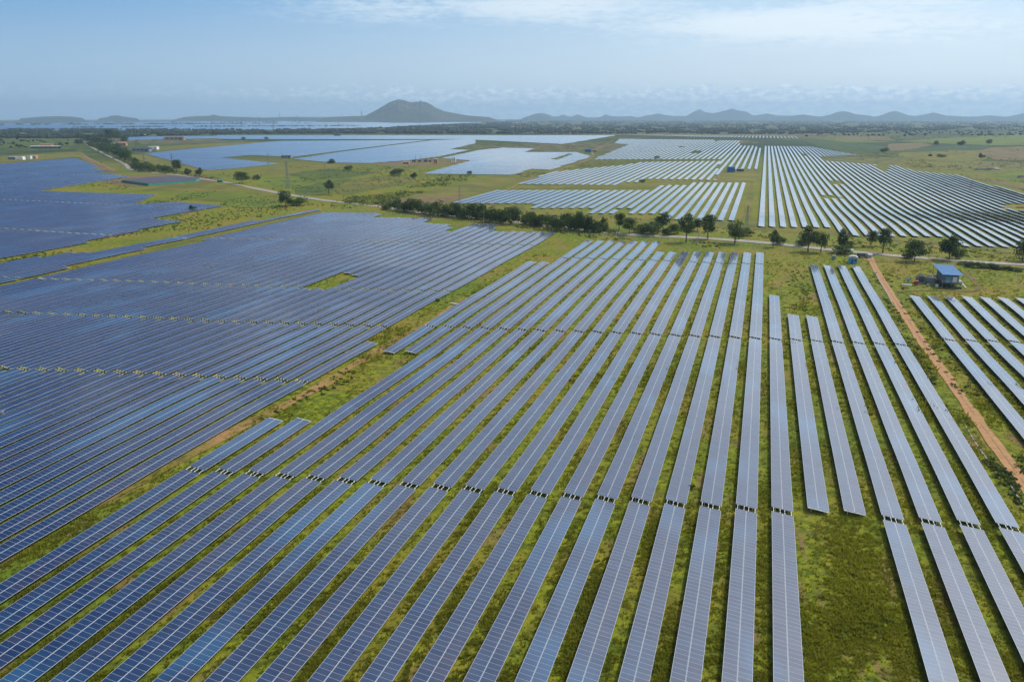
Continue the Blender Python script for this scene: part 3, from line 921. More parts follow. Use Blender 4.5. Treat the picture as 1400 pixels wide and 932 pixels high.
#@@SECOND
# ------------------------------------------------------------------ hills (real relief, each with its own depth)
def m_hill(name, a, b_, c_):
    m, t, b = mat(name)
    P = pos(t)
    c = t.mix(t.ramp(t.noise(P, .004, 5, .6), .4, .6), a, b_)
    c = t.mix(t.m('MULTIPLY', t.ramp(t.noise(P, .02, 6, .7), .5, .66), .8), c, c_)
    t.l(c, b.inputs['Base Color']); b.inputs['Roughness'].default_value = .95
    b.inputs['Specular IOR Level'].default_value = .1
    bp = t.n('ShaderNodeBump'); bp.inputs['Strength'].default_value = 1; bp.inputs['Distance'].default_value = 40
    t.l(t.noise(P, .006, 8, .65), bp.inputs['Height']); t.l(bp.outputs[0], b.inputs['Normal'])
    return m
M['hill'] = m_hill('hill_scrub', (.040, .052, .026), (.070, .070, .040), (.15, .125, .095))
M['hillfar'] = m_hill('hill_far', (.020, .034, .022), (.034, .046, .028), (.06, .06, .04))
def hill(profile, dist, depth, m, rough=.10, seed=0):
    if dist > 15000: profile = [(u, 161.2-12.4*(max(0, 161.2-v)/13.7)**1.35) for u, v in profile]
    us = [p[0] for p in profile]; hs = []
    for u, v in profile:
        yc = -(v-466)/FPX; fw = _c+yc*_s; up = -_s+yc*_c
        hs.append(CAMZ+up/fw*dist)
    nu = max(24, int((us[-1]-us[0])/1.3)); nsn = 33
    vs = []
    for i in range(nu+1):
        u = us[0]+(us[-1]-us[0])*i/nu; z = float(np.interp(u, us, hs))
        # horizontal direction of this column
        yc = -(158-466)/FPX; fwu = _c+yc*_s; rt = (u-700)/FPX/fwu
        for j in range(nsn):
            s = -1+2*j/(nsn-1); d = dist+s*depth*(1 if s < 0 else 1.0)
            X = -math.sin(YAW)*d+math.cos(YAW)*rt*d; Y = math.cos(YAW)*d+math.sin(YAW)*rt*d
            g = gz(X, Y); h = z-g
            f = max(0.0, 1-abs(s)**1.5)**1.25*ss(min(i, nu-i)/nu, 0, .09)
            nz = mnoise.fractal(Vector((X/(depth*.55), Y/(depth*.55), seed)), 1.0, 2.0, 6)
            hh = h*f*(1+rough*3.2*nz*min(1, abs(s)*3)*1.0+rough*.35*mnoise.noise(Vector((u*.35, seed, 0))))
            vs.append((X, Y, g-3+max(0, hh)+3*(h > 0)*f))
    F = []
    for i in range(nu):
        for j in range(nsn-1):
            a = i*nsn+j; F.append((a, a+1, a+nsn+1, a+nsn))
    me = np_mesh('hill', np.array(vs), np.array(F), m, smooth=True)
    me.flip_normals()
    tag(link('hill', me), kind='structure')
hill([(425,161.5),(470,160.5),(500,158.5),(512,152.5),(524,145.5),(534,139.5),(545,136),(553,137),(560,139.5),(568,139.5),(578,138.5),(587,141.5),(596,147.5),(608,152.5),(622,155),(640,158),(665,160),(690,161.5)], 11000, 1300, M['hill'], .13, 1)
hill([(700,161.5),(716,154.5),(727,153),(738,152.5),(748,154),(756,158),(763,157.5),(770,154.8),(775,157),(781,158.5),(790,154.5),(797,157.5),(803,160),(815,160),(822,158.5),(828,154.5),(834,157),(845,158),(862,157),(872,160),(880,157.5),(886,155.8),(893,154.8),(900,153.0),(908,155.5),(922,157),(938,157),(948,151),(956,148.0),(964,151.5),(974,153),(987,150.5),(1000,147.5),(1008,149.5),(1020,151),(1030,156),(1040,155),(1048,153),(1062,156),(1080,156.5),(1105,155),(1125,158),(1140,160)], 18000, 2200, M['hillfar'], .07, 2)
hill([(712,162.5),(724,158.5),(735,156.8),(745,158),(758,162.0)], 14000, 700, M['hill'], .07, 3)
hill([(1040,160.5),(1058,157),(1075,158.5),(1092,155.5),(1100,154.8),(1108,156.5),(1122,158),(1134,155.5),(1144,151.5),(1152,150.3),(1160,151.5),(1170,154.5),(1185,156),(1196,158.5),(1206,155.5),(1216,151.2),(1224,150.0),(1232,152.5),(1242,156),(1252,157),(1264,154.8),(1275,152.0),(1283,153.5),(1294,156.5),(1308,157),(1325,158.3),(1340,157.5),(1352,155.8),(1362,157.0),(1376,158.3),(1388,155.5),(1400,152.8),(1415,152),(1440,156),(1470,160)], 15500, 1700, M['hillfar'], .07, 4)
hill([(20,162.5),(40,161),(60,159.6),(80,158.9),(98,159.8),(120,162.5)], 12500, 1300, M['hillfar'], .05, 5)
hill([(130,162.5),(146,160.5),(152,158.4),(160,157.8),(166,159),(178,161),(192,162.5)], 13000, 600, M['hillfar'], .06, 6)
hill([(225,162.3),(250,160.5),(270,158.8),(284,158.6),(292,157.0),(300,158.8),(325,160),(360,161),(400,160),(440,160.5),(480,159),(520,158),(540,160.5)], 13500, 1000, M['hillfar'], .05, 7)

# ------------------------------------------------------------------ foliage
def leaf_cloud(centres, radii, count, size, seed, flat=.8):
    """many small leaf-clump faces through a set of lobes"""
    r = np.random.default_rng(seed)
    centres = np.array(centres); radii = np.array(radii)
    w = radii**2; w = w/w.sum()
    idx = r.choice(len(centres), count, p=w)
    d = r.normal(size=(count, 3)); d /= np.linalg.norm(d, axis=1)[:, None]
    rr = radii[idx]*(.35+.72*r.random(count)**.6)
    p = centres[idx]+d*rr[:, None]*np.array([1, 1, flat])
    n = d+r.normal(size=(count, 3))*.7; n /= np.linalg.norm(n, axis=1)[:, None]
    a = np.cross(n, r.normal(size=(count, 3))); a /= np.linalg.norm(a, axis=1)[:, None]
    b = np.cross(n, a)
    s = size*(.6+.8*r.random(count))[:, None]
    v = np.stack([p-a*s, p-b*s*.7, p+a*s, p+b*s*.7], 1).reshape(-1, 3)
    f = np.arange(count*4).reshape(-1, 4)
    return v, f
def crown_mesh(seed, m, lobes=14, count=1700, spread=.62, size=.055, low=-.5):
    r = np.random.default_rng(seed)
    C, R_ = [(0, 0, 0)], [.55]
    for i in range(lobes):
        a = r.random()*math.tau; e = low+(1-low)*r.random(); q = spread*(.5+.6*r.random())*math.sqrt(max(.15, 1-e*e*.7))
        C.append((math.cos(a)*q, math.sin(a)*q, e*.62)); R_.append(.22+.22*r.random())
    v, f = leaf_cloud(C, R_, count, size, seed)
    return np_mesh('crown', v, f, m)
CROWN = [crown_mesh(10+i, M['leaf_a' if i % 2 else 'leaf_b'], 12+i, 1700) for i in range(6)]
CROWN_L = [crown_mesh(40+i, M['leaf_b'], 10, 900, .7, .06) for i in range(2)]
BUSH = [crown_mesh(60+i, M['leaf_a' if i % 2 else 'leaf_b'], 16, 1500, .72, .06, -.15) for i in range(5)]
def trunk_mesh(seed):
    r = random.Random(seed); mb = MB()
    p = Vector((0, 0, -.02)); rad_ = .034
    for i in range(3):
        q = p+Vector((r.uniform(-.03, .03), r.uniform(-.03, .03), .2)); mb.tube(p, q, rad_, rad_*.82, 7); p = q; rad_ *= .82
    for i in range(5):
        a = r.random()*math.tau; q = p+Vector((math.cos(a)*.22, math.sin(a)*.22, .18+.12*r.random()))
        mb.tube(p-Vector((0, 0, .03)), q, rad_*.6, rad_*.2, 5)
    return mb.mesh('trunk', M['bark'])
TRUNK = [trunk_mesh(i) for i in range(4)]
TREE_GROUP = 'trees dotted along the road and fields'
def tree(u, vb, vt, w, label, kind='tree', cat='tree', k=None, bare=.10):
    p = at(u, vb); s = px_per_m(p); H = .93*(vb-vt)/s/math.cos(math.atan2(CAMZ, p.length)); Wm = 1.08*w/s
    rnd = random.Random(int(u*13+vb*7)); k = rnd.randrange(99) if k is None else k
    if kind == 'tree':
        root = empty('tree', p, rnd.random()*6.28)
        link('trunk', TRUNK[k % 4], root, (0, 0, 0), None, (H, H, H*(bare+.25)/.6))
        hc = H*(1-bare)
        link('crown', CROWN[k % 6], root, (0, 0, H*bare+hc*.5), None, (Wm*.74, Wm*.74, hc*.72))
        tag(root, label, cat, TREE_GROUP)
    else:
        o = link('bush', BUSH[k % 5], None, p+Vector((0, 0, H*.36)), (0, 0, rnd.random()*6.28), (Wm*.80, Wm*.80, H*.84))
        tag(o, label, 'bush', 'bushes in the hedge by the road')
T = tree
# roadside trees, right half
T(846,315,292.5,14,'thin dark tree at the road behind the leftmost rows of the near array')
T(860.5,319,299,19,'low round tree leaning on the thin dark roadside tree', k=2)
T(878,318,306,16,'small dark shrub between two roadside trees above the near array','bush')
T(892,321,303,23,'broad green roadside shrub left of the tall dark tree','bush')
T(906,315,291,21,'tall dark tree with heavy round top above the broad roadside shrub', k=1)
T(913,322,312,11,'light green shrub at the foot of the tall round-topped tree','bush')
T(923,320,306,13,'pale shrub beside the tallest narrow roadside tree','bush')
T(938,331,294,18,'tallest narrow dark tree leaning over the near edge of the road', k=3, bare=.2)
T(953,316,299,19,'sparse grey-green tree between two dark roadside trees')
T(967,327,295.5,18,'dark upright roadside tree right of the sparse grey-green tree', k=5)
T(1004.5,333,300.5,19,'lone rounded tree at the road below the power corridor', k=4)
T(1018,322,311,15,'low shrub in the grass below the lattice pylon','bush')
T(1057,338,315.5,13,'small leaning tree beside the road right of the lone rounded tree')
T(1067,334,323,13,'low shrub touching the small leaning roadside tree','bush')
T(1105,344,311,25,'large bushy roadside tree with dense dark crown', k=1, bare=.2)
T(1095,336,324,14,'shrub at the left foot of the large bushy roadside tree','bush')
T(1122.5,345,317,13,'slim bright green tree close beside the large bushy one', k=0)
T(1151,344,314.5,13,'slim dark tree above the blue roadside hut', k=3)
T(1150,347,334,16,'leafy shrub under the slim dark tree by the blue hut','bush')
T(1161,343,330,10,'small sapling between the slim dark tree and the blue hut')
T(1190,336,316.5,14,'light green tree in the grass behind the road junction')
T(1207,345.5,313,17,'tall dark tree over the junction with the red track', k=5, bare=.25)
T(1250,357,329,26,'broad green bush-like tree left of the blue-roofed building', k=2, bare=.06)
T(1296.5,355,321,25,'large dark tree standing right behind the blue roof', k=1, bare=.12)
T(1308,354,336,15,'pale green shrub at the right side of the large dark tree','bush')
T(1398,357,328,21,'dark tree cut by the right edge of the picture', k=3, bare=.1)
T(1240,353,341,12,'shrub at the left foot of the broad bush-like tree','bush')
for i, (u, v, w, h) in enumerate([(1318,362,11,5),(1329,365,13,7),(1341,366,14,8),(1353,367,13,7),(1365,368,13,6),(1377,369,12,6),(1389,370,13,5)]):
    T(u, v, v-h, w, f'{ORD[i+1]} low dark shrub from the left in the roadside hedge right of the blue roof', 'bush')
# the dark hedge of trees along the middle of the road
HEDGE = [(530,286.5,277,13),(543.5,288,270,10),(553,289,277,15),(565,290,272,19),(578,292,274,17),(590,294,279,15),(600,295.5,275,19),(611,297,283,15),
         (621,291,277,11),(629,297,279,18),(643,299,278,20),(656,300,279,17),(668,303,285,17),(677,304,283,19),(685,305,289,14),(698.5,306,283,20),
         (720,307,291,13),(729,309,289,16),(741,310,294,14),(752,313,292,16),(764,315,293,17),(776,314.5,290,18),(788,315,290,16),(799,316,290,15),(808,317,296,13),(818,318,303,11),(826,317,298,10)]
HL = ['leftmost small bush at the left end of the dark roadside hedge','narrow tall bush second from the left end of the hedge','squat bush third from the hedge left end','broad bush at the hedge near the field track',
 'dense bush right of the broad hedge bush','low wide bush in the left half of the hedge','tall domed bush left of the first hedge gap','small bush just left of the first hedge gap',
 'narrow dark bush just right of the first hedge gap','dark bush below the foot of the tall pylon','widest dark bush behind the grey pole','dense bush left of the white pole',
 'small bush right behind the white pole','tall rounded bush right of the white pole','low bush left of the squarish hedge tree','squarish isolated bush between two hedge gaps',
 'small bush right of the second hedge gap','domed bush above the right corner of the left array','low bush before the road shows again','wide bush above the lawn between the arrays',
 'dark bush in the right hedge clump','tallest bush of the right hedge clump','bush just right of the tallest in the right clump','last large bush of the right hedge clump','low bush trailing off the right hedge clump',
 'small round shrub at the hedge right end','thin sapling at the hedge right end']
for (u, v, t_, w), lb in zip(HEDGE, HL): T(u, v, t_, w, lb, 'bush')
# field trees
T(450,266,247,13,'lone dark round tree in the middle of the green field', k=1, bare=.3)
T(390,282,262,17,'dark tree beside the road left of the green field', k=3, bare=.1)
T(404,281,270,20,'low yellow-green shrub right of the dark tree by the road','bush')
T(331,251,235.5,19,'broad grey-green tree at the roadside near the lime field', k=2, bare=.1)
T(351,246,239,7,'tiny shrub right of the broad grey-green tree','bush')
T(273,241.5,230,9,'small dark tree by the road above the shaded nursery', k=1)
T(257,241,231,8,'smaller dark tree left of its twin above the nursery', k=3)
T(242,235.5,219.5,12,'tall dark tree in front of the small mast left of the field', k=5)
T(228,235,226,9,'round bush between two taller trees along the road','bush')
T(219.5,234,225,7,'little round bush at the left of the round roadside bush','bush')
T(204,234,222,16,'large dark bush where the road bends','bush')
T(193,233,222,13,'dark bush left of the large one at the road bend','bush')
T(185.5,228,216.5,9,'small upright tree above the road bend', k=1)
T(184,231,223,10,'squat bush at the very bend of the road','bush')
T(452,223.5,217.5,9,'lone bush at the lower edge of the pale middle array','bush')
T(477,233,226,9,'dark shrub in the grass right of the lone bush','bush')
T(544,240,231,13,'dark bush below the substation','bush')
T(566,245,236,9,'dark little tree at the left end of the green thicket', k=1)
T(642,238.5,234,7,'small dark tree at the lower edge of the pale array by the track', k=3)
T(364,191.5,187.3,6,'right one of two tiny trees on the far brown bank', k=1)
T(333,191.5,187.7,5,'left one of two tiny trees on the far brown bank', k=3)
T(263.5,288,280.8,9,'lone small tree at the tip of the far left array', k=1, bare=.1)
T(1208,208,202,8,'grey bush at the right end of the dark green field','bush')
T(1314,200.5,192.5,10,'lone round tree between the lime field and dark strip', k=1, bare=.1)
T(1352,198,191,7,'small dark tree right of the lone round tree in the fields', k=3, bare=.1)
T(1280,200,192.5,5,'thin little tree left of the lone round tree in the fields', k=0)
T(1341,218,210,7,'dark tree at the left edge of the pinkish bare field', k=1, bare=.1)
T(1271,214,210.5,4,'tiny bush in the olive field','bush')
T(1288,215,211,9,'low round bush in the olive field','bush')
T(898,216.5,213,5,'tiny dark bush at the walkway inside the white array','bush')
T(878,250,245,6,'dark bush at the stepped end of the white rows','bush')
T(946,668,662,6,'leafy shrub growing up beside a near table',"bush")
T(482,899,892,6,'weedy shrub between two near rows at the bottom left',"bush")
T(891,921,916,5,'small weed touching the table edge at the bottom',"bush")
T(598,412,408,5,'tiny shrub poking out of the left array','bush')

# roadside wood on the left, tree by tree
r = random.Random(5); n_ = 0
WOOD = [(110,191,12,8),(118,193,12,9),(125,196,13,11),(132,199,13,11),(127,203,12,10),(138,206,14,11),(146,209,14,12),(153,211,14,13),(160,214,13,13),(166,217,14,14),(172,221,13,16),(170,211,11,10),(158,206,12,10),(148,201,13,11),(140,197,14,13),(153,194,14,16),(162,193,12,13),(171,196,10,9),(108,199,10,9)]
side = ['uppermost','second uppermost','third']
for i, (u, v, w, h) in enumerate(sorted(WOOD, key=lambda q: q[0])):
    T(u, v, v-h, w, f'dark tree, {ordinal(i+1)} from the left in the roadside wood at upper left', 'tree', k=i, bare=.08)

# ------------------------------------------------------------------ masses of foliage nobody could count
def in_poly(poly, n, rg):
    xs = [p[0] for p in poly]; ys = [p[1] for p in poly]; out = []
    while len(out) < n:
        u, v = rg.uniform(min(xs), max(xs)), rg.uniform(min(ys), max(ys)); c = False; j = len(poly)-1
        for i in range(len(poly)):
            if (poly[i][1] > v) != (poly[j][1] > v) and u < (poly[j][0]-poly[i][0])*(v-poly[i][1])/(poly[j][1]-poly[i][1])+poly[i][0]: c = not c
            j = i
        if c: out.append((u, v))
    return out
ico_bm = bmesh.new(); bmesh.ops.create_icosphere(ico_bm, subdivisions=1, radius=1)
ICO_V = np.array([v.co[:] for v in ico_bm.verts]); ICO_F = np.array([[v.index for v in f.verts] for f in ico_bm.faces]); ico_bm.free()
ico_bm = bmesh.new(); bmesh.ops.create_icosphere(ico_bm, subdivisions=2, radius=1)
ICO2_V = np.array([v.co[:] for v in ico_bm.verts]); ICO2_F = np.array([[v.index for v in f.verts] for f in ico_bm.faces]); ico_bm.free()
def blobs(name, areas, label, cat, seed, m):
    rg = random.Random(seed); nr = np.random.default_rng(seed); VV, FF, o = [], [], 0
    for poly, n, hmin, hmax in areas:
        for u, v in in_poly(poly, n, rg):
            if mnoise.noise(Vector((u*.045, v*.33, seed))) < -.22: continue
            p = at(u, v); h = rg.uniform(hmin, hmax); w = h*rg.uniform(.55, 1.0)
            q = ICO_V*(1+.35*nr.normal(size=(len(ICO_V), 1)))*np.array([w, w, h*.5])
            VV.append(q+np.array([p.x, p.y, p.z+h*.42])); FF.append(ICO_F+o); o += len(ICO_V)
    me = np_mesh(name, np.concatenate(VV), np.concatenate(FF), m)
    tag(link(name, me), label, cat, None, 'stuff')
blobs('woodland', [
    ([(-40,177.5),(120,177),(350,178.5),(480,177),(560,173),(700,166.5),(700,183),(480,182.8),(350,183),(230,186),(120,189.5),(-40,189)], 9000, 6, 11),
    ([(640,165),(1440,164),(1440,175),(1150,182),(1090,183.5),(640,183)], 8500, 5, 9),
    ([(640,163.6),(1440,163),(1440,167),(640,168)], 2500, 6, 11),
    ([(1150,175),(1440,172),(1440,185),(1100,187)], 330, 4, 8),
    ([(0,166),(400,165.5),(440,168),(0,171)], 260, 7, 12),
    ([(0,189),(110,192),(100,203),(0,203)], 60, 3, 6),
    ([(0,170.4),(420,168.4),(420,169.3),(0,171.6)], 520, 6, 10),
    ([(100,173.8),(500,171.8),(500,172.6),(100,174.8)], 420, 5, 8),
    ([(300,166.2),(700,164.9),(700,165.6),(300,167.0)], 520, 7, 11),
    ], 'hazy band of dark green woodland across the plain below the hills', 'woodland', 3, M['leaf_c'])
def scrub(name, areas, label, cat, seed, m, size=.28, per=26):
    rg = random.Random(seed); V_, F_, o = [], [], 0
    for ai, (poly, n, hmin, hmax) in enumerate(areas):
        for bi, (u, v) in enumerate(in_poly(poly, n, rg)):
            p = at(u, v)
            if mnoise.noise(Vector((p.x*.02, p.y*.012, seed))) < -.18: continue
            h = rg.uniform(hmin, hmax)*.85; w = h*rg.uniform(.8, 2.6)
            c = [(0, 0, h*.35), (w*.4, 0, h*.3), (-w*.3, w*.3, h*.25)]
            vv, ff = leaf_cloud(c, [h*.5, w*.45, w*.45], per, max(size, h*.16), seed*1000+ai*500+bi)
            V_.append(vv+np.array([p.x, p.y, p.z])); F_.append(ff+o); o += len(vv)
    me = np_mesh(name, np.concatenate(V_), np.concatenate(F_), m)
    tag(link(name, me), label, cat, None, 'stuff')
scrub('undergrowth', [
    ([(455,272),(520,268),(575,252),(600,243),(660,238),(640,246),(590,262),(545,272),(530,284),(460,277)], 420, 2.0, 4.2),
    ([(480,232),(560,228),(560,236),(520,240),(470,238)], 60, 1.5, 3),
    ([(410,244),(480,240),(470,246),(410,249)], 50, 1, 2.5),
    ([(0,352),(50,345),(210,298),(320,272),(420,268),(430,280),(350,300),(190,332),(90,345),(0,362)], 900, .35, 1.2),
    ([(80,252),(175,243),(190,256),(160,262),(80,257)], 120, 1.0, 2.6),
    ([(185,280),(240,270),(300,266),(300,272),(240,277)], 90, 1.0, 2.2),
    ([(650,190.5),(770,195),(810,198),(830,190),(845,186),(840,197),(800,206),(735,203),(690,201),(618,204)], 300, 1.0, 3.2),
    ([(705,239),(745,232),(760,234),(740,240),(715,243)], 60, 1.5, 3.5),
    ([(760,232),(812,218),(985,218.5),(985,220),(880,221.5),(800,230)], 200, .8, 2.2),
    ([(1225,222),(1262,218),(1310,224),(1312,234),(1280,233),(1240,229)], 140, 1.5, 4),
    ([(1300,224),(1400,216),(1440,222),(1440,234),(1370,236),(1320,232)], 160, 1.5, 4),
    ([(1170,210),(1230,208),(1235,216),(1180,219)], 110, 1, 3),
    ([(1310,238),(1400,246),(1440,258),(1400,262),(1320,242)], 110, 1, 2.5),
    ([(1110,183),(1400,181),(1430,188),(1230,192),(1110,187)], 260, 3, 6),
    ([(1110,192),(1220,200),(1440,190),(1440,236),(1300,236),(1240,220),(1110,206)], 170, 1.2, 3.6),
    ([(700,302),(840,322),(1000,334),(1180,350),(1190,354),(1000,341),(830,329),(690,309)], 330, .5, 1.5),
    ([(1040,320),(1300,340),(1420,356),(1420,361),(1300,350),(1040,331)], 230, .5, 1.5),
    ([(430,270),(540,285),(530,291),(420,281)], 90, .6, 2.0),
    ([(520,281),(700,298),(840,315),(840,321),(690,306),(520,290)], 420, 1.5, 3.6),
    ([(112,190),(135,190),(176,212),(190,222),(240,234),(238,240),(185,234),(165,222),(120,202)], 420, 3, 7.0),
    ([(176,226),(240,234),(300,244),(300,248),(240,238),(180,231)], 120, 1.5, 3.5),
    ([(170,186),(240,190),(180,200),(140,196)], 50, 3, 6),
    ([(240,262),(330,262),(400,280),(380,290),(240,275)], 160, .6, 1.6),
    ([(520,238),(600,230),(640,240),(560,252),(480,250)], 160, .8, 2.4),
    ([(300,236),(440,224),(560,228),(640,236),(600,262),(470,272),(380,262),(300,246)], 330, .8, 2.8),
    ([(0,205),(110,203),(200,214),(280,238),(200,240),(120,222),(0,212)], 110, 1, 3),
    ([(640,284),(900,300),(1140,318),(1300,335),(1420,350),(1420,356),(1140,330),(840,312),(640,292)], 200, .5, 1.8),
    ([(1200,372),(1225,372),(1300,480),(1420,640),(1420,690),(1280,500)], 170, .3, .9),
    ([(1190,372),(1196,371),(1240,450),(1290,540),(1390,660),(1400,700),(1300,575),(1235,465)], 260, .3, 1.0),
    ([(560,455),(480,500),(330,585),(400,560),(540,490)], 90, .3, .7),
    ([(1070,350),(1105,352),(1110,428),(1080,425)], 80, .3, .8),
    ([(700,215),(700,216),(860,250),(600,268),(700,252)], 30, .6, 1.4),
    ([(1140,722),(1180,730),(1240,930),(1120,930),(1100,720)], 240, .3, .8),
    ], 'dark green scrub and undergrowth in clumps along verges and field edges', 'undergrowth', 8, M['leaf_d'])

# grass tufts between the near rows
FOOT = {}
for q in TABLES:
    if q['y0'] < 420: FOOT.setdefault(int(q['x']//10), []).append(q)
def under_table(x, y):
    for c in (int(x//10)-1, int(x//10), int(x//10)+1):
        for q in FOOT.get(c, ()):
            if abs(q['x']-x) < 2.15 and q['y0']-.3 < y < q['y1']+.3: return True
    return False
def on_track(u, v):
    tr = [(1193,358),(1207,385),(1228,418),(1254,458),(1284,500),(1330,566),(1370,621),(1420,688)]
    return v > 350 and abs(u-np.interp(v, [p[1] for p in tr], [p[0] for p in tr])) < 4+(v-350)*.035
def grass():
    rg = np.random.default_rng(11); P, Hh = [], []
    while len(P) < 36000:
        u = rg.uniform(-30, 1430); v = 345+(965-345)*rg.random()**.8
        if on_track(u, v): continue
        p = at(u, v)
        if under_table(p.x, p.y): continue
        cl = mnoise.noise(Vector((p.x*.12, p.y*.05, 2)))+.6*mnoise.noise(Vector((p.x*.6, p.y*.6, 5)))
        if cl < -.12 and rg.random() < .8: continue
        P.append(p); Hh.append((.16+.30*rg.random()**2)*(1+max(0, cl)*1.1)*(1+.9*(p.y > 200)))
    n = len(P); B = 7
    P = np.repeat(np.array([q[:] for q in P]), B, 0); H_ = np.repeat(np.array(Hh), B)
    a = rg.random(n*B)*math.tau; off = np.stack([np.cos(a), np.sin(a), a*0], 1)
    base = P+off*(rg.random(n*B)*H_*1.1)[:, None]
    lean = off*(H_*.7*rg.random(n*B))[:, None]
    side = np.stack([-np.sin(a+1), np.cos(a+1), a*0], 1)*(H_*.22+.03)[:, None]
    tip = base+lean; tip[:, 2] += H_
    v = np.stack([base-side, base+side, tip], 1).reshape(-1, 3)
    me = np_mesh('grass', v, np.arange(n*B*3).reshape(-1, 3), M['grassb'])
    tag(link('grass', me), 'rough green grass and weeds growing between the near rows', 'grass', None, 'stuff')
grass()

# ------------------------------------------------------------------ buildings, kit and masts
M['blue'] = m_plain('blue_sheet_metal', (.016, .15, .36), .65, .15, .6)
M['grey'] = m_plain('grey_panels', (.20, .22, .24), .7, .2, 1.0)
M['dgrey'] = m_plain('dark_equipment', (.06, .075, .085), .6, .3, 1.5)
M['white'] = m_plain('white_paint', (.75, .75, .72), .6, .08, 1.0)
M['red'] = m_plain('red_paint', (.42, .03, .03), .5, .15, 1.0)
M['concrete'] = m_plain('concrete', (.42, .40, .37), .85, .2, 1.0)
M['glassdark'] = m_plain('window_glass', (.02, .03, .04), .1, .1)
M['mast'] = m_plain('mast_steel', (.20, .21, .22), .6, .15)
M['brick'] = m_plain('ochre_render', (.40, .22, .13), .85, .2)
M['shade'] = m_plain('shade_net', (.055, .055, .075), .8, .25, .2)
M['tealnet'] = m_plain('green_netting', (.05, .22, .17), .8, .2, .5)
M['palegrn'] = m_plain('pale_blue_paint', (.10, .33, .48), .55, .15, 1.5)

def inverter_building():
    o = empty('inverter_building', (83.6, 383.5, gz(83.6, 383.5)))
    tag(o, 'raised grey cabin under a blue sloping roof on a steel platform', 'building')
    mb = MB()
    for i in range(19):                                         # ribbed roof sheet, higher at the far end
        x = -4.1+i*8.2/18
        mb.bar((x, -11.2, 5.95), (x, 11.2, 6.55), .10, .12)
    mb.bar((0, -11.3, 5.9), (0, 11.3, 6.5), 8.4, .10)
    mb.obj('roof', M['blue'], o)
    mb = MB().box((.1, -1.0, 3.75), (5.6, 17.0, 3.1))
    for y in (-8, -5.2, -2.4, .4, 3.2, 6): mb.box((-2.74, y, 3.75), (.12, 1.3, 2.3))
    mb.obj('wall', M['grey'], o)
    for x in (-1.3, 1.4):
        w = MB().box((x, -9.53, 3.6), (1.7, .06, 2.3)).obj('door', M['white'] if x > 0 else M['palegrn'], o)
        MB().box((x+.6, -9.60, 3.6), (.08, .08, .3)).obj('handle', M['dgrey'], w)
    mb = MB().box((.2, -1.0, 2.05), (8.0, 20.5, .28)); mb.obj('platform', M['dgrey'], o)
    for x in (-3.4, 0, 3.6):
        for y in (-10.4, -4, 2.4, 8.6): MB().box((x, y, .95), (.30, .30, 1.95)).obj('leg', M['mast'], o)
    for x in (-3.8, 3.8):
        for y in (-10.6, 0, 10.6): MB().box((x, y, 4.1+y*.027), (.16, .16, 3.9)).obj('roof_post', M['mast'], o)
    mb = MB()
    for z in (2.65, 3.2):
        mb.bar((-3.7, -11.1, z), (4.1, -11.1, z), .06); mb.bar((-3.7, -11.1, z), (-3.7, 9, z), .06); mb.bar((4.1, -11.1, z), (4.1, 9, z), .06)
    for x in (-3.7, -1.7, .2, 2.1, 4.1): mb.bar((x, -11.1, 2.1), (x, -11.1, 3.2), .06)
    mb.obj('railing', M['steel'], o)
    mb = MB()
    for i in range(7): mb.box((4.6+i*.28, -9.6, 2.0-i*.28), (.3, 1.1, .06))
    mb.obj('steps', M['steel'], o)
    MB().box((3.6, -9.6, 2.75), (1.1, 1.3, 1.0)).obj('condenser', M['white'], o)
    mb = MB()
    for x, y in ((-2, -11.9), (0, -11.8), (2.2, -12), (3.4, -11.6)): mb.box((x, y, .45), (1.2, .9, .9))
    mb.obj('cable_box', M['dgrey'], o)
inverter_building()
def transformer(x, y, s, label, c='dgrey'):
    o = empty('transformer', (x, y, gz(x, y))); tag(o, label, 'transformer', 'transformers beside the raised cabin')
    MB().box((0, 0, 1.5*s), (1.7*s, 2.2*s, 2.3*s)).obj('tank', M[c], o)
    for sx in (-1, 1):
        mb = MB()
        for i in range(7): mb.box((sx*1.25*s, (-.9+i*.3)*s, 1.5*s), (.7*s, .08*s, 1.8*s))
        mb.obj('radiator', M['mast'], o)
    for k in (-.5, 0, .5): MB().tube((k*s, 0, 2.6*s), (k*s, 0, 3.4*s), .12*s, .07*s, 7).obj('bushing', M['concrete'], o)
    MB().tube((-.7*s, .8*s, 3.0*s), (.7*s, .8*s, 3.0*s), .28*s, .28*s, 10).obj('oil_drum', M['grey'], o)
    MB().box((0, 0, .15), (2.6*s, 2.8*s, .3)).obj('plinth', M['concrete'], o)
transformer(73.0, 381.5, 1.25, 'left one of two dark transformers beside the raised cabin')
transformer(76.6, 380.5, 1.15, 'right one of two dark transformers beside the raised cabin', 'mast')
o = empty('switch_cabinet', (70.1, 375.0, 0)); tag(o, 'small red cabinet standing in the grass left of the transformers', 'cabinet')
MB().box((0, 0, 1.1), (1.5, 1.1, 1.8)).obj('body', M['red'], o); MB().box((0, 0, .1), (1.7, 1.3, .2)).obj('base', M['concrete'], o); MB().box((0, 0, 2.05), (1.7, 1.3, .1)).obj('lid', M['red'], o)
for x in (-.37, .37): MB().box((x, -.57, 1.1), (.66, .04, 1.5)).obj('door', M['red'], o)
o = MB().box((0, 0, .2), (3.9, .9, .4)).box((0, 0, .45), (3.5, .5, .1)).obj('concrete_slab', M['white'], None, (66.3, 374.2, 0)); tag(o, 'long white concrete slab lying in the grass left of the red cabinet', 'slab')
o = empty('steel_gantry', (67.8, 381, 0)); tag(o, 'grey steel A-shaped gantry standing left of the transformers', 'gantry')
for sx in (-1, 1):
    MB().bar((sx*1.6, 0, 0), (0, 0, 4.2), .16).obj('leg', M['mast'], o)
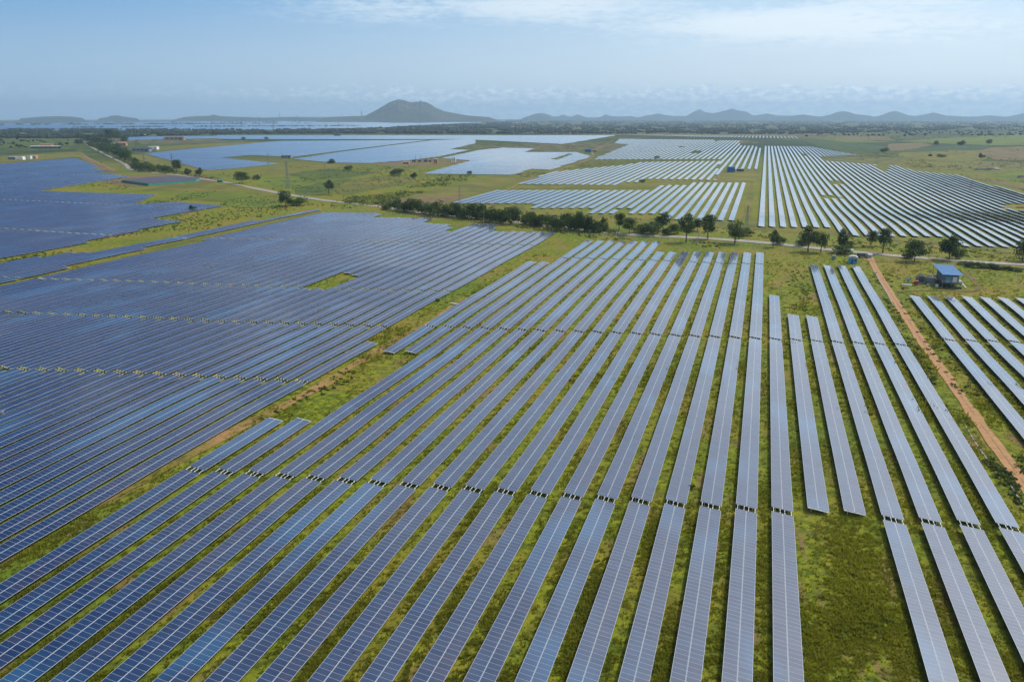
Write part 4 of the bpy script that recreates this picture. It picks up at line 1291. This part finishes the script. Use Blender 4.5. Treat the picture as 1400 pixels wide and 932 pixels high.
MB().bar((-.9, 0, 1.9), (.9, 0, 1.9), .12).obj('crossbar', M['mast'], o); MB().box((0, 0, 1.0), (1.2, .6, 1.4)).obj('control_box', M['palegrn'], o)
o = MB().box((0, 0, .5), (1.1, 1.0, 1.0)).box((0, 0, 1.05), (1.2, 1.1, .08)).obj('equipment_box', M['white'], None, (78.3, 374.5, 0)); tag(o, 'small white box on the grass just left of the raised cabin', 'box')
o = MB().box((0, 0, .35), (1.0, .9, .7)).box((0, 0, .74), (1.1, 1.0, .06)).obj('equipment_box', M['grey'], None, (74.8, 374.8, 0)); tag(o, 'small pale grey box on the grass in front of the transformers', 'box')

def rounded_hut():
    p = at(1165.5, 359.3); o = empty('roadside_hut', p, rad(-6)); tag(o, 'small blue hut with pale rounded roof at the roadside', 'hut')
    mb = MB().box((0, 0, 1.35), (4.4, 3.6, 2.7)); mb.obj('wall', M['palegrn'], o)
    mb = MB(); n = 10
    A = [(-2.35*math.cos(math.pi*i/n), 2.7+1.15*math.sin(math.pi*i/n)) for i in range(n+1)]
    for i in range(n):
        (x0, z0), (x1, z1) = A[i], A[i+1]; mb.face([(x0, -1.95, z0), (x0, 1.95, z0), (x1, 1.95, z1), (x1, -1.95, z1)][::-1])
    for y in (-1.95, 1.95): mb.face([(x, y, z) for x, z in (A if y > 0 else A[::-1])])
    mb.obj('roof', M['grey'].copy() if False else M['concrete'], o)
    d = MB().box((-.2, -1.83, 1.05), (1.0, .06, 2.05)).obj('door', M['blue'], o); MB().box((.2, -1.90, 1.0), (.08, .08, .2)).obj('handle', M['dgrey'], d)
    MB().box((1.3, -1.83, 1.6), (.9, .05, .8)).obj('window', M['glassdark'], o)
rounded_hut()
def truck(u, v, rz, label, col, cab, grp):
    p = at(u, v, .1); o = empty('parked_truck', p, rz); tag(o, label, 'truck')
    mb = MB().box((-.8, 0, 1.55), (3.6, 2.0, 1.7)); mb.obj('cargo_box', M[col], o)
    mb = MB().box((1.75, 0, 1.35), (1.4, 1.9, 1.4)).box((1.55, 0, 2.15), (1.0, 1.7, .35)); c = mb.obj('cab', M[cab], o)
    MB().box((2.47, 0, 1.7), (.04, 1.6, .55)).obj('windscreen', M['glassdark'], c)
    MB().box((0, 0, .62), (5.0, 1.5, .18)).obj('chassis', M['dgrey'], o)
    for x in (-1.7, 1.6):
        for y in (-.9, .9): MB().tube((x, y-.12, .42), (x, y+.12, .42), .42, .42, 12).obj('wheel', M['dgrey'], o)
truck(1179, 352, rad(15), 'dark small truck parked on the road verge by the junction', 'dgrey', 'grey', None)
truck(1160, 346.5, rad(-12), 'small pale truck on the road beyond the blue hut', 'concrete', 'white', None)
o = empty('control_kiosk', at(1139.5, 355)); tag(o, 'narrow grey kiosk in the grass left of the blue roadside hut', 'kiosk')
MB().box((0, 0, 1.1), (1.7, 1.2, 2.2)).obj('body', M['grey'], o); MB().box((0, 0, 2.26), (1.9, 1.4, .12)).obj('lid', M['concrete'], o); MB().box((0, -.62, 1.1), (1.2, .04, 1.8)).obj('door', M['grey'], o)
o = empty('gate_post_box', at(1189, 352.5)); tag(o, 'small pale booth beside the mouth of the red track', 'booth')
MB().box((0, 0, .9), (1.9, 1.6, 1.8)).obj('wall', M['concrete'], o); MB().box((0, 0, 1.88), (2.3, 2.0, .14)).obj('roof', M['white'], o); MB().box((-.2, -.82, .8), (.7, .04, 1.5)).obj('door', M['palegrn'], o)
p = at(622.5, 416.5); o = MB().box((0, 0, .2), (4.2, 1.4, .4)).box((-1.2, 0, .5), (1.6, 1.2, .25)).box((1.1, .1, .47), (1.5, 1.0, .2)).obj('concrete_block', M['concrete'], None, p); tag(o, 'low pale concrete cover in the grass strip between the two near blocks', 'slab')
p = at(3, 562.5, HC+.3); o = MB().box((0, 0, 0), (1.0, 1.2, .05)).box((0, 0, -.5), (.1, .1, 1.0)).obj('loose_panel', M['back'], None, p); o.rotation_euler = (rad(12), rad(-20), .3); tag(o, 'single bright panel sticking up at the left edge among dark rows', 'panel')

# drain beside the red track
DR = [(1196,372),(1203,386),(1212,400),(1222,420)], [(1312,568),(1322,585),(1335,607),(1350,628),(1361,645),(1372,652)], [(1382,664),(1393,682),(1408,700)]
for i, d in enumerate(DR):
    lb = ['upper', 'middle', 'lowest'][i]
    P = catmull([Vector((*at(*q)[:2], 0)) for q in d], 6); mb = MB()
    for a, b in zip(P[:-1], P[1:]): mb.bar(a+Vector((0, 0, .12)), b+Vector((0, 0, .12)), .22, .16)
    o = mb.obj('drain_edge', M['back']); tag(o, f'{lb} piece of pale concrete drain edge left of the red track', 'drain', 'drain edges left of the red track')

# pylons, poles, turbines
def pylon(u, v, vt, label, arms=True, col='mast', thick=1.0):
    p = at(u, v); s = px_per_m(p); H = (v-vt)/s; b = H*.085; t_ = H*.014
    o = empty('lattice_pylon', p, rad(20)); tag(o, label, 'pylon', 'lattice pylons of the power lines')
    mb = MB(); n = 9; th = .16*thick*H/25
    def cor(f, sx, sy): w = b+(t_-b)*min(1, f/.85)**.8; return Vector((sx*w, sy*w, f*H))
    for k in range(n):
        f0, f1 = k/n, (k+1)/n
        for sx, sy in ((-1,-1),(1,-1),(1,1),(-1,1)):
            mb.bar(cor(f0, sx, sy), cor(f1, sx, sy), th*1.3)
        for (a, c) in (((-1,-1),(1,-1)),((1,-1),(1,1)),((1,1),(-1,1)),((-1,1),(-1,-1))):
            mb.bar(cor(f0, *a), cor(f1, *c), th); mb.bar(cor(f0, *c), cor(f1, *a), th)
    mb.obj('lattice_tower', M[col], o)
    if arms:
        for f, w in ((.70, .13), (.82, .11), (.93, .09)):
            mb = MB(); z = f*H
            for sx in (-1, 1):
                mb.bar((0, 0, z+.03*H), (sx*w*H, 0, z), th); mb.bar((0, 0, z-.01*H), (sx*w*H, 0, z), th)
                mb.bar((sx*w*H, 0, z), (sx*w*H, 0, z-.04*H), th)
            mb.obj('cross_arm', M[col], o)
pylon(394,257,221,'tall grey lattice pylon in the green fields left of centre', thick=.7)
pylon(628.5,278,254,'dark lattice pylon above the dark roadside hedge', thick=.9)
pylon(1020,316,281,'lattice pylon in the grass corridor beside the white rows', thick=.6)
pylon(236.5,231,211,'slim lattice mast behind the tall dark tree on the left')
pylon(198,226,208,'thin lattice mast at the left corner of the pale array')
pylon(367,224,210,'faint lattice mast at the lower edge of the pale array')
for i, (u, v, vt) in enumerate([(383,164,154.5),(355,170,160),(374,176,166),(423,176,167),(446,176,169),(463,171,163),(495,166,152),(407,166,158),(331,172,163),(290,175,166),(238,172,164),(1047,165,158),(1400,168,160)]):
    pylon(u, v+1, vt, f'tiny hazy pylon, {ordinal(i+1)} of the faint ones standing on the skyline' if False else ['hazy skyline pylon above the left end of the far pale array','small pylon left of the tallest skyline pylon','small pylon over the wood left of centre','faint pylon in the far array left of the mountain','short faint pylon nearest the dark belt left of the mountain','faint pylon left of the mountain foot','pylon on the low rise just left of the mountain','faint pylon on the skyline midway to the mountain','small faint pylon right of the low left hills','small pylon above the wood in the left quarter','leftmost faint skyline pylon','faint pylon under the far right ridges','faint pylon at the right edge of the far wood'][i], thick=1.2)
def pole(u, v, vt, label, m='white', arm=True):
    p = at(u, v); s = px_per_m(p); H = (v-vt)/s; o = empty('utility_pole', p, rad(15)); tag(o, label, 'pole', 'thin poles along the road')
    MB().tube((0, 0, 0), (0, 0, H), .16, .09, 8).obj('shaft', M[m], o)
    if arm:
        mb = MB().box((0, 0, H-.5), (1.8, .1, .12))
        for x in (-.8, 0, .8): mb.box((x, 0, H-.3), (.08, .08, .3))
        mb.obj('cross_arm', M[m], o)
pole(661.5,304.5,289,'pale thin pole in front of the hedge below the pylon','concrete')
pole(647.5,300,287,'grey thin pole just left of the pale one in the hedge','mast')
pole(810,318,302,'grey pole at the roadside behind the near array','mast')
pole(1088,338,322,'thin dark pole right of the small leaning tree','mast')
pole(1142,352,338,'thin pole above the narrow grey kiosk','mast')
pole(1270,350,327,'thin pole between the broad bush and the large dark tree','mast')
pole(954,332,313,'thin dark pole among the dark roadside trees','mast')
def turbine(u, v, vt, label, dist):
    yc = -(158-466)/FPX; fwu = _c+yc*_s; rt = (u-700)/FPX/fwu
    X = -math.sin(YAW)*dist+math.cos(YAW)*rt*dist; Y = math.cos(YAW)*dist+math.sin(YAW)*rt*dist
    def zz(vv):
        y2 = -(vv-466)/FPX; return CAMZ+(-_s+y2*_c)/(_c+y2*_s)*dist
    zb, zt = zz(v)-12, zz(vt); o = empty('wind_turbine', (X, Y, zb), YAW); tag(o, label, 'wind turbine', 'wind turbines on the far ridge')
    H = zt-zb; MB().tube((0, 0, 0), (0, 0, H), 3.6, 2.2, 8).obj('tower', M['white'], o)
    MB().box((0, 2, H+1), (4, 9, 4)).obj('nacelle', M['white'], o)
    a0 = (u*37) % 120
    for k in range(3):
        a = rad(a0+120*k); MB().bar((0, -3.5, H+1), (math.sin(a)*H*.55, -3.5, H+1+math.cos(a)*H*.55), 2.6, .7).obj('blade', M['white'], o)
TL = ['left of two turbines on the round middle ridge','right of two turbines on the round middle ridge','faint turbine left of the round middle ridge','turbine on the left slope of the pointed ridge','turbine on the right slope of the pointed ridge','turbine on the summit of the third ridge','left turbine of the pair right of the third ridge','right turbine of the pair right of the third ridge','turbine at the low gap near the right edge','turbine left of the last ridge at the right edge','turbine on the last ridge at the right edge','turbine between the round and pointed ridges']
for (u, v, vt), lb in zip([(1154.5,152,143.5),(1158.5,152.5,146),(1131,157,149.5),(1216,153,146.5),(1238,157,149),(1276,153.5,144.5),(1297,158,148),(1313,158.5,147.5),(1339,158.5,150),(1377,158.5,149),(1396,155,147),(1187,157,150)], TL):
    turbine(u, v, vt, 'thin white wind turbine, '+lb, 15500)
# substation
SUBP = at(580, 222)
def mast(u, v, vt, label, w=.5):
    p = at(u, v); s = px_per_m(p); H = (v-vt)/s; o = empty('lightning_mast', p); tag(o, label, 'mast', 'masts in the far substation')
    MB().tube((0, 0, 0), (0, 0, H*.6), w, w*.7, 6).obj('lower_shaft', M['mast'], o); MB().tube((0, 0, H*.6), (0, 0, H), w*.6, w*.2, 6).obj('upper_shaft', M['mast'], o)
for (u, vt), lb in zip([(568.5,210),(575.5,210),(583,212),(590.5,212),(597.5,208.5)], ['leftmost','second','third','fourth','rightmost']): mast(u, 221, vt, f'{lb} thin mast from the left in the far substation')
def house(u, v, w, h, d, wall, roof, label, cat='building', rz=0.0, flat=True, win=2, cond=None):
    p = at(u, v); s = px_per_m(p); W_, H_ = w/s, h/s; o = empty('small_building' if cat == 'building' else cat.replace(' ', '_'), p, YAW+rz); tag(o, label, cat)
    MB().box((0, d/2, H_*.45), (W_, d, H_*.9)).obj('wall', M[wall], o)
    if flat: MB().box((0, d/2, H_*.95), (W_*1.06, d*1.06, H_*.12)).obj('roof', M[roof], o)
    else:
        mb = MB(); a = W_*.53; y0, y1 = -d*.05, d*1.05; z0, z1 = H_*.86, H_*1.15
        mb.face([(-a, y0, z0), (a, y0, z0), (a, d/2, z1), (-a, d/2, z1)]); mb.face([(a, y1, z0), (-a, y1, z0), (-a, d/2, z1), (a, d/2, z1)])
        mb.face([(a, y0, z0), (a, y1, z0), (a, d/2, z1)]); mb.face([(-a, y1, z0), (-a, y0, z0), (-a, d/2, z1)])
        mb.obj('roof', M[roof], o)
    for i in range(win):
        x = (-.5+(i+.7)/(win+.4))*W_; MB().box((x, -.03, H_*.5), (W_*.13, .08, H_*.3)).obj('window', M['glassdark'], o)
    MB().box((W_*.32, -.03, H_*.3), (W_*.12, .08, H_*.58)).obj('door', M['dgrey'], o)
    return o
house(620,221.8,6,6,8,'white','concrete','cream block building at the right end of the far substation')
house(595.5,223.5,5,6,8,'brick','concrete','narrow pinkish building in the middle of the far substation')
house(555,224.5,8,3.2,8,'brick','concrete','low pink shed at the left end of the far substation')
for i, (u, v, w, h) in enumerate([(566,221.5,6,3.5),(574,221.5,5,3),(582,221.5,6,3.6),(588,221.5,4,3)]):
    p = at(u, v); s = px_per_m(p); o = empty('switch_gear', p, YAW); tag(o, ['left','second','third','right'][i]+' dark switchgear bay in the row under the substation masts', 'switchgear', 'switchgear bays in the far substation')
    MB().box((0, 0, h/s*.4), (w/s*.8, 3, h/s*.8)).obj('tank', M['dgrey'], o)
    for x in (-.3, 0, .3): MB().tube((x*w/s, 0, h/s*.8), (x*w/s, 0, h/s*1.15), .3, .15, 6).obj('bushing', M['mast'], o)
house(1000.5,235.5,8,7,9,'blue','blue','small blue inverter building at the foot of the white rows', win=1)
house(1013,234.5,8,3.5,6,'dgrey','grey','low dark cabinet building right of the small blue one', win=1)
house(804,208.5,8,4.5,9,'blue','grey','grey-blue cabin on the green between the pale arrays', win=1)
house(812.5,207.8,6,2.8,6,'grey','concrete','low grey cabin right of the grey-blue cabin', win=1)
house(391,216.5,13,4,10,'grey','grey','grey flat building on the grass strip between pale arrays', win=3)
house(29,219,4.5,4.6,8,'white','white','white hut, left one of two at the top of the far left array', win=1)
house(40,217.8,4,4.4,8,'white','concrete','white hut, right one of two at the top of the far left array', win=1)
house(16,218.5,10,4,10,'grey','concrete','long grey hut left of the white huts', win=3)
house(46,217.5,6,4.5,8,'brick','concrete','brownish hut joined to the right white hut', win=1)
house(60,203,36,3,14,'dgrey','concrete','long dark shed with pale roof below the left wood', win=6, flat=False)
house(62,200.5,16,3,12,'brick','brick','reddish long shed behind the dark shed', win=3, flat=False)
house(145,200.3,19,4,12,'brick','concrete','pale-roofed long house inside the roadside wood', win=3, flat=False)
house(167,199.5,10,4.5,10,'brick','brick','reddish house right of the pale-roofed long house', flat=False)
house(192,207.5,24,5,14,'grey','dgrey','dark-roofed shed row right of the roadside wood', win=4, flat=False)
house(209,204.8,11,4.3,12,'white','white','bright white building at the end of the dark-roofed sheds', win=2)
house(238,191.5,26,4.5,14,'brick','concrete','brownish works building on the far brown bank', win=4)
house(461,186,9,2.2,10,'dgrey','dgrey','tiny dark shed at the top edge of the pale array', win=1)
house(195,186,6,2.0,10,'white','white','tiny white building in front of the left wood', win=1)
house(300.5,249.5,7,3,6,'tealnet','tealnet','small green shed beside the road', win=1)
# shade-net nursery: dark flat net on posts with a teal wind screen round it
def nursery():
    P = [(167,249.5),(200,245.5),(236,243.2),(274,246),(268,249),(203,254.5)]
    base = [at(*q) for q in P]; c = sum(base, Vector())/len(base); o = empty('shade_nursery', c); tag(o, 'low dark shade-net nursery with teal side screens beside the road', 'nursery')
    top = [b-c+Vector((0, 0, 2.6)) for b in base]; mb = MB(); mb.face(top[::-1]); mb.face([t_-Vector((0, 0, .06)) for t_ in top]); mb.obj('shade_roof', M['shade'], o)
    mb = MB()
    for i in range(len(base)):
        a, b = base[i]-c, base[(i+1) % len(base)]-c; mb.bar(a+Vector((0, 0, 1.25)), b+Vector((0, 0, 1.25)), .1, 2.5)
    mb.obj('side_screen', M['tealnet'], o)
nursery()
# pale rock quarry patch on the right
def heap(u0, u1, v, h, label, m='pale'):
    a, b = at(u0, v), at(u1, v); bm = bmesh.new(); bmesh.ops.create_icosphere(bm, subdivisions=4, radius=1)
    L = (b-a).length/2; c = (a+b)/2
    for vv in bm.verts:
        n = 1+.45*mnoise.noise(vv.co*3.1+Vector((u0, 0, 0))); vv.co = Vector((vv.co.x*L*n, vv.co.y*L*.35*n, max(-.1, vv.co.z)*h*n))
    me = bpy.data.meshes.new('rock_heap'); bm.to_mesh(me); bm.free(); me.materials.append(M[m])
    tag(link('rock_heap', me, None, c, (0, 0, YAW)), label, 'rock heap')
heap(1331, 1370, 232, 3.0, 'long pale rock heap in the scrub on the right')
heap(1390, 1420, 284, 1.2, 'low sandy heap at the right edge by the white rows', 'dirt')
heap(1390, 1400, 243, 3.0, 'small pale mound at the right edge above the scrub')

# wire fence along the lower side of the road
def fence():
    P = catmull([Vector((*at(*q)[:2], 0)) for q in [(470,286.5),(560,296),(650,304.5),(760,317.5),(860,327),(1000,337.5),(1120,346)]], 24)
    o = empty('wire_fence', P[0]); tag(o, 'thin wire fence on grey posts along the near side of the road', 'fence'); mb = MB(); w = MB(); acc = 0; pp = MB(); n = 0
    for a, b in zip(P[:-1], P[1:]):
        k = max(1, int((b-a).length/4)); 
        for i in range(k):
            p = a.lerp(b, i/k)-P[0]; pp.box((p.x, p.y, .95), (.12, .12, 1.9)); n += 1
        for z in (.6, 1.2, 1.8): w.bar(a-P[0]+Vector((0, 0, z)), b-P[0]+Vector((0, 0, z)), .02)
    f = pp.obj('post', M['concrete'], o); f['kind'] = 'stuff'; w.obj('wire', M['mast'], o)
fence()

# ------------------------------------------------------------------ moist air over the plain
HAZE = 6.4e-5
if HAZE > 0:
    m = bpy.data.materials.new('haze'); m.use_nodes = True; t = NT(m.node_tree); m.node_tree.nodes.clear()
    out = t.n('ShaderNodeOutputMaterial'); v = t.n('ShaderNodeVolumePrincipled')
    v.inputs['Density'].default_value = HAZE; v.inputs['Color'].default_value = (.54, .78, 1.0, 1); v.inputs['Anisotropy'].default_value = .2
    t.l(v.outputs[0], out.inputs['Volume'])
    mb = MB().box((0, 0, 205), (61000, 61000, 540)); o = mb.obj('haze', m); o['kind'] = 'stuff'; o['label'] = 'pale bluish haze lying over the whole plain'; o['category'] = 'haze'
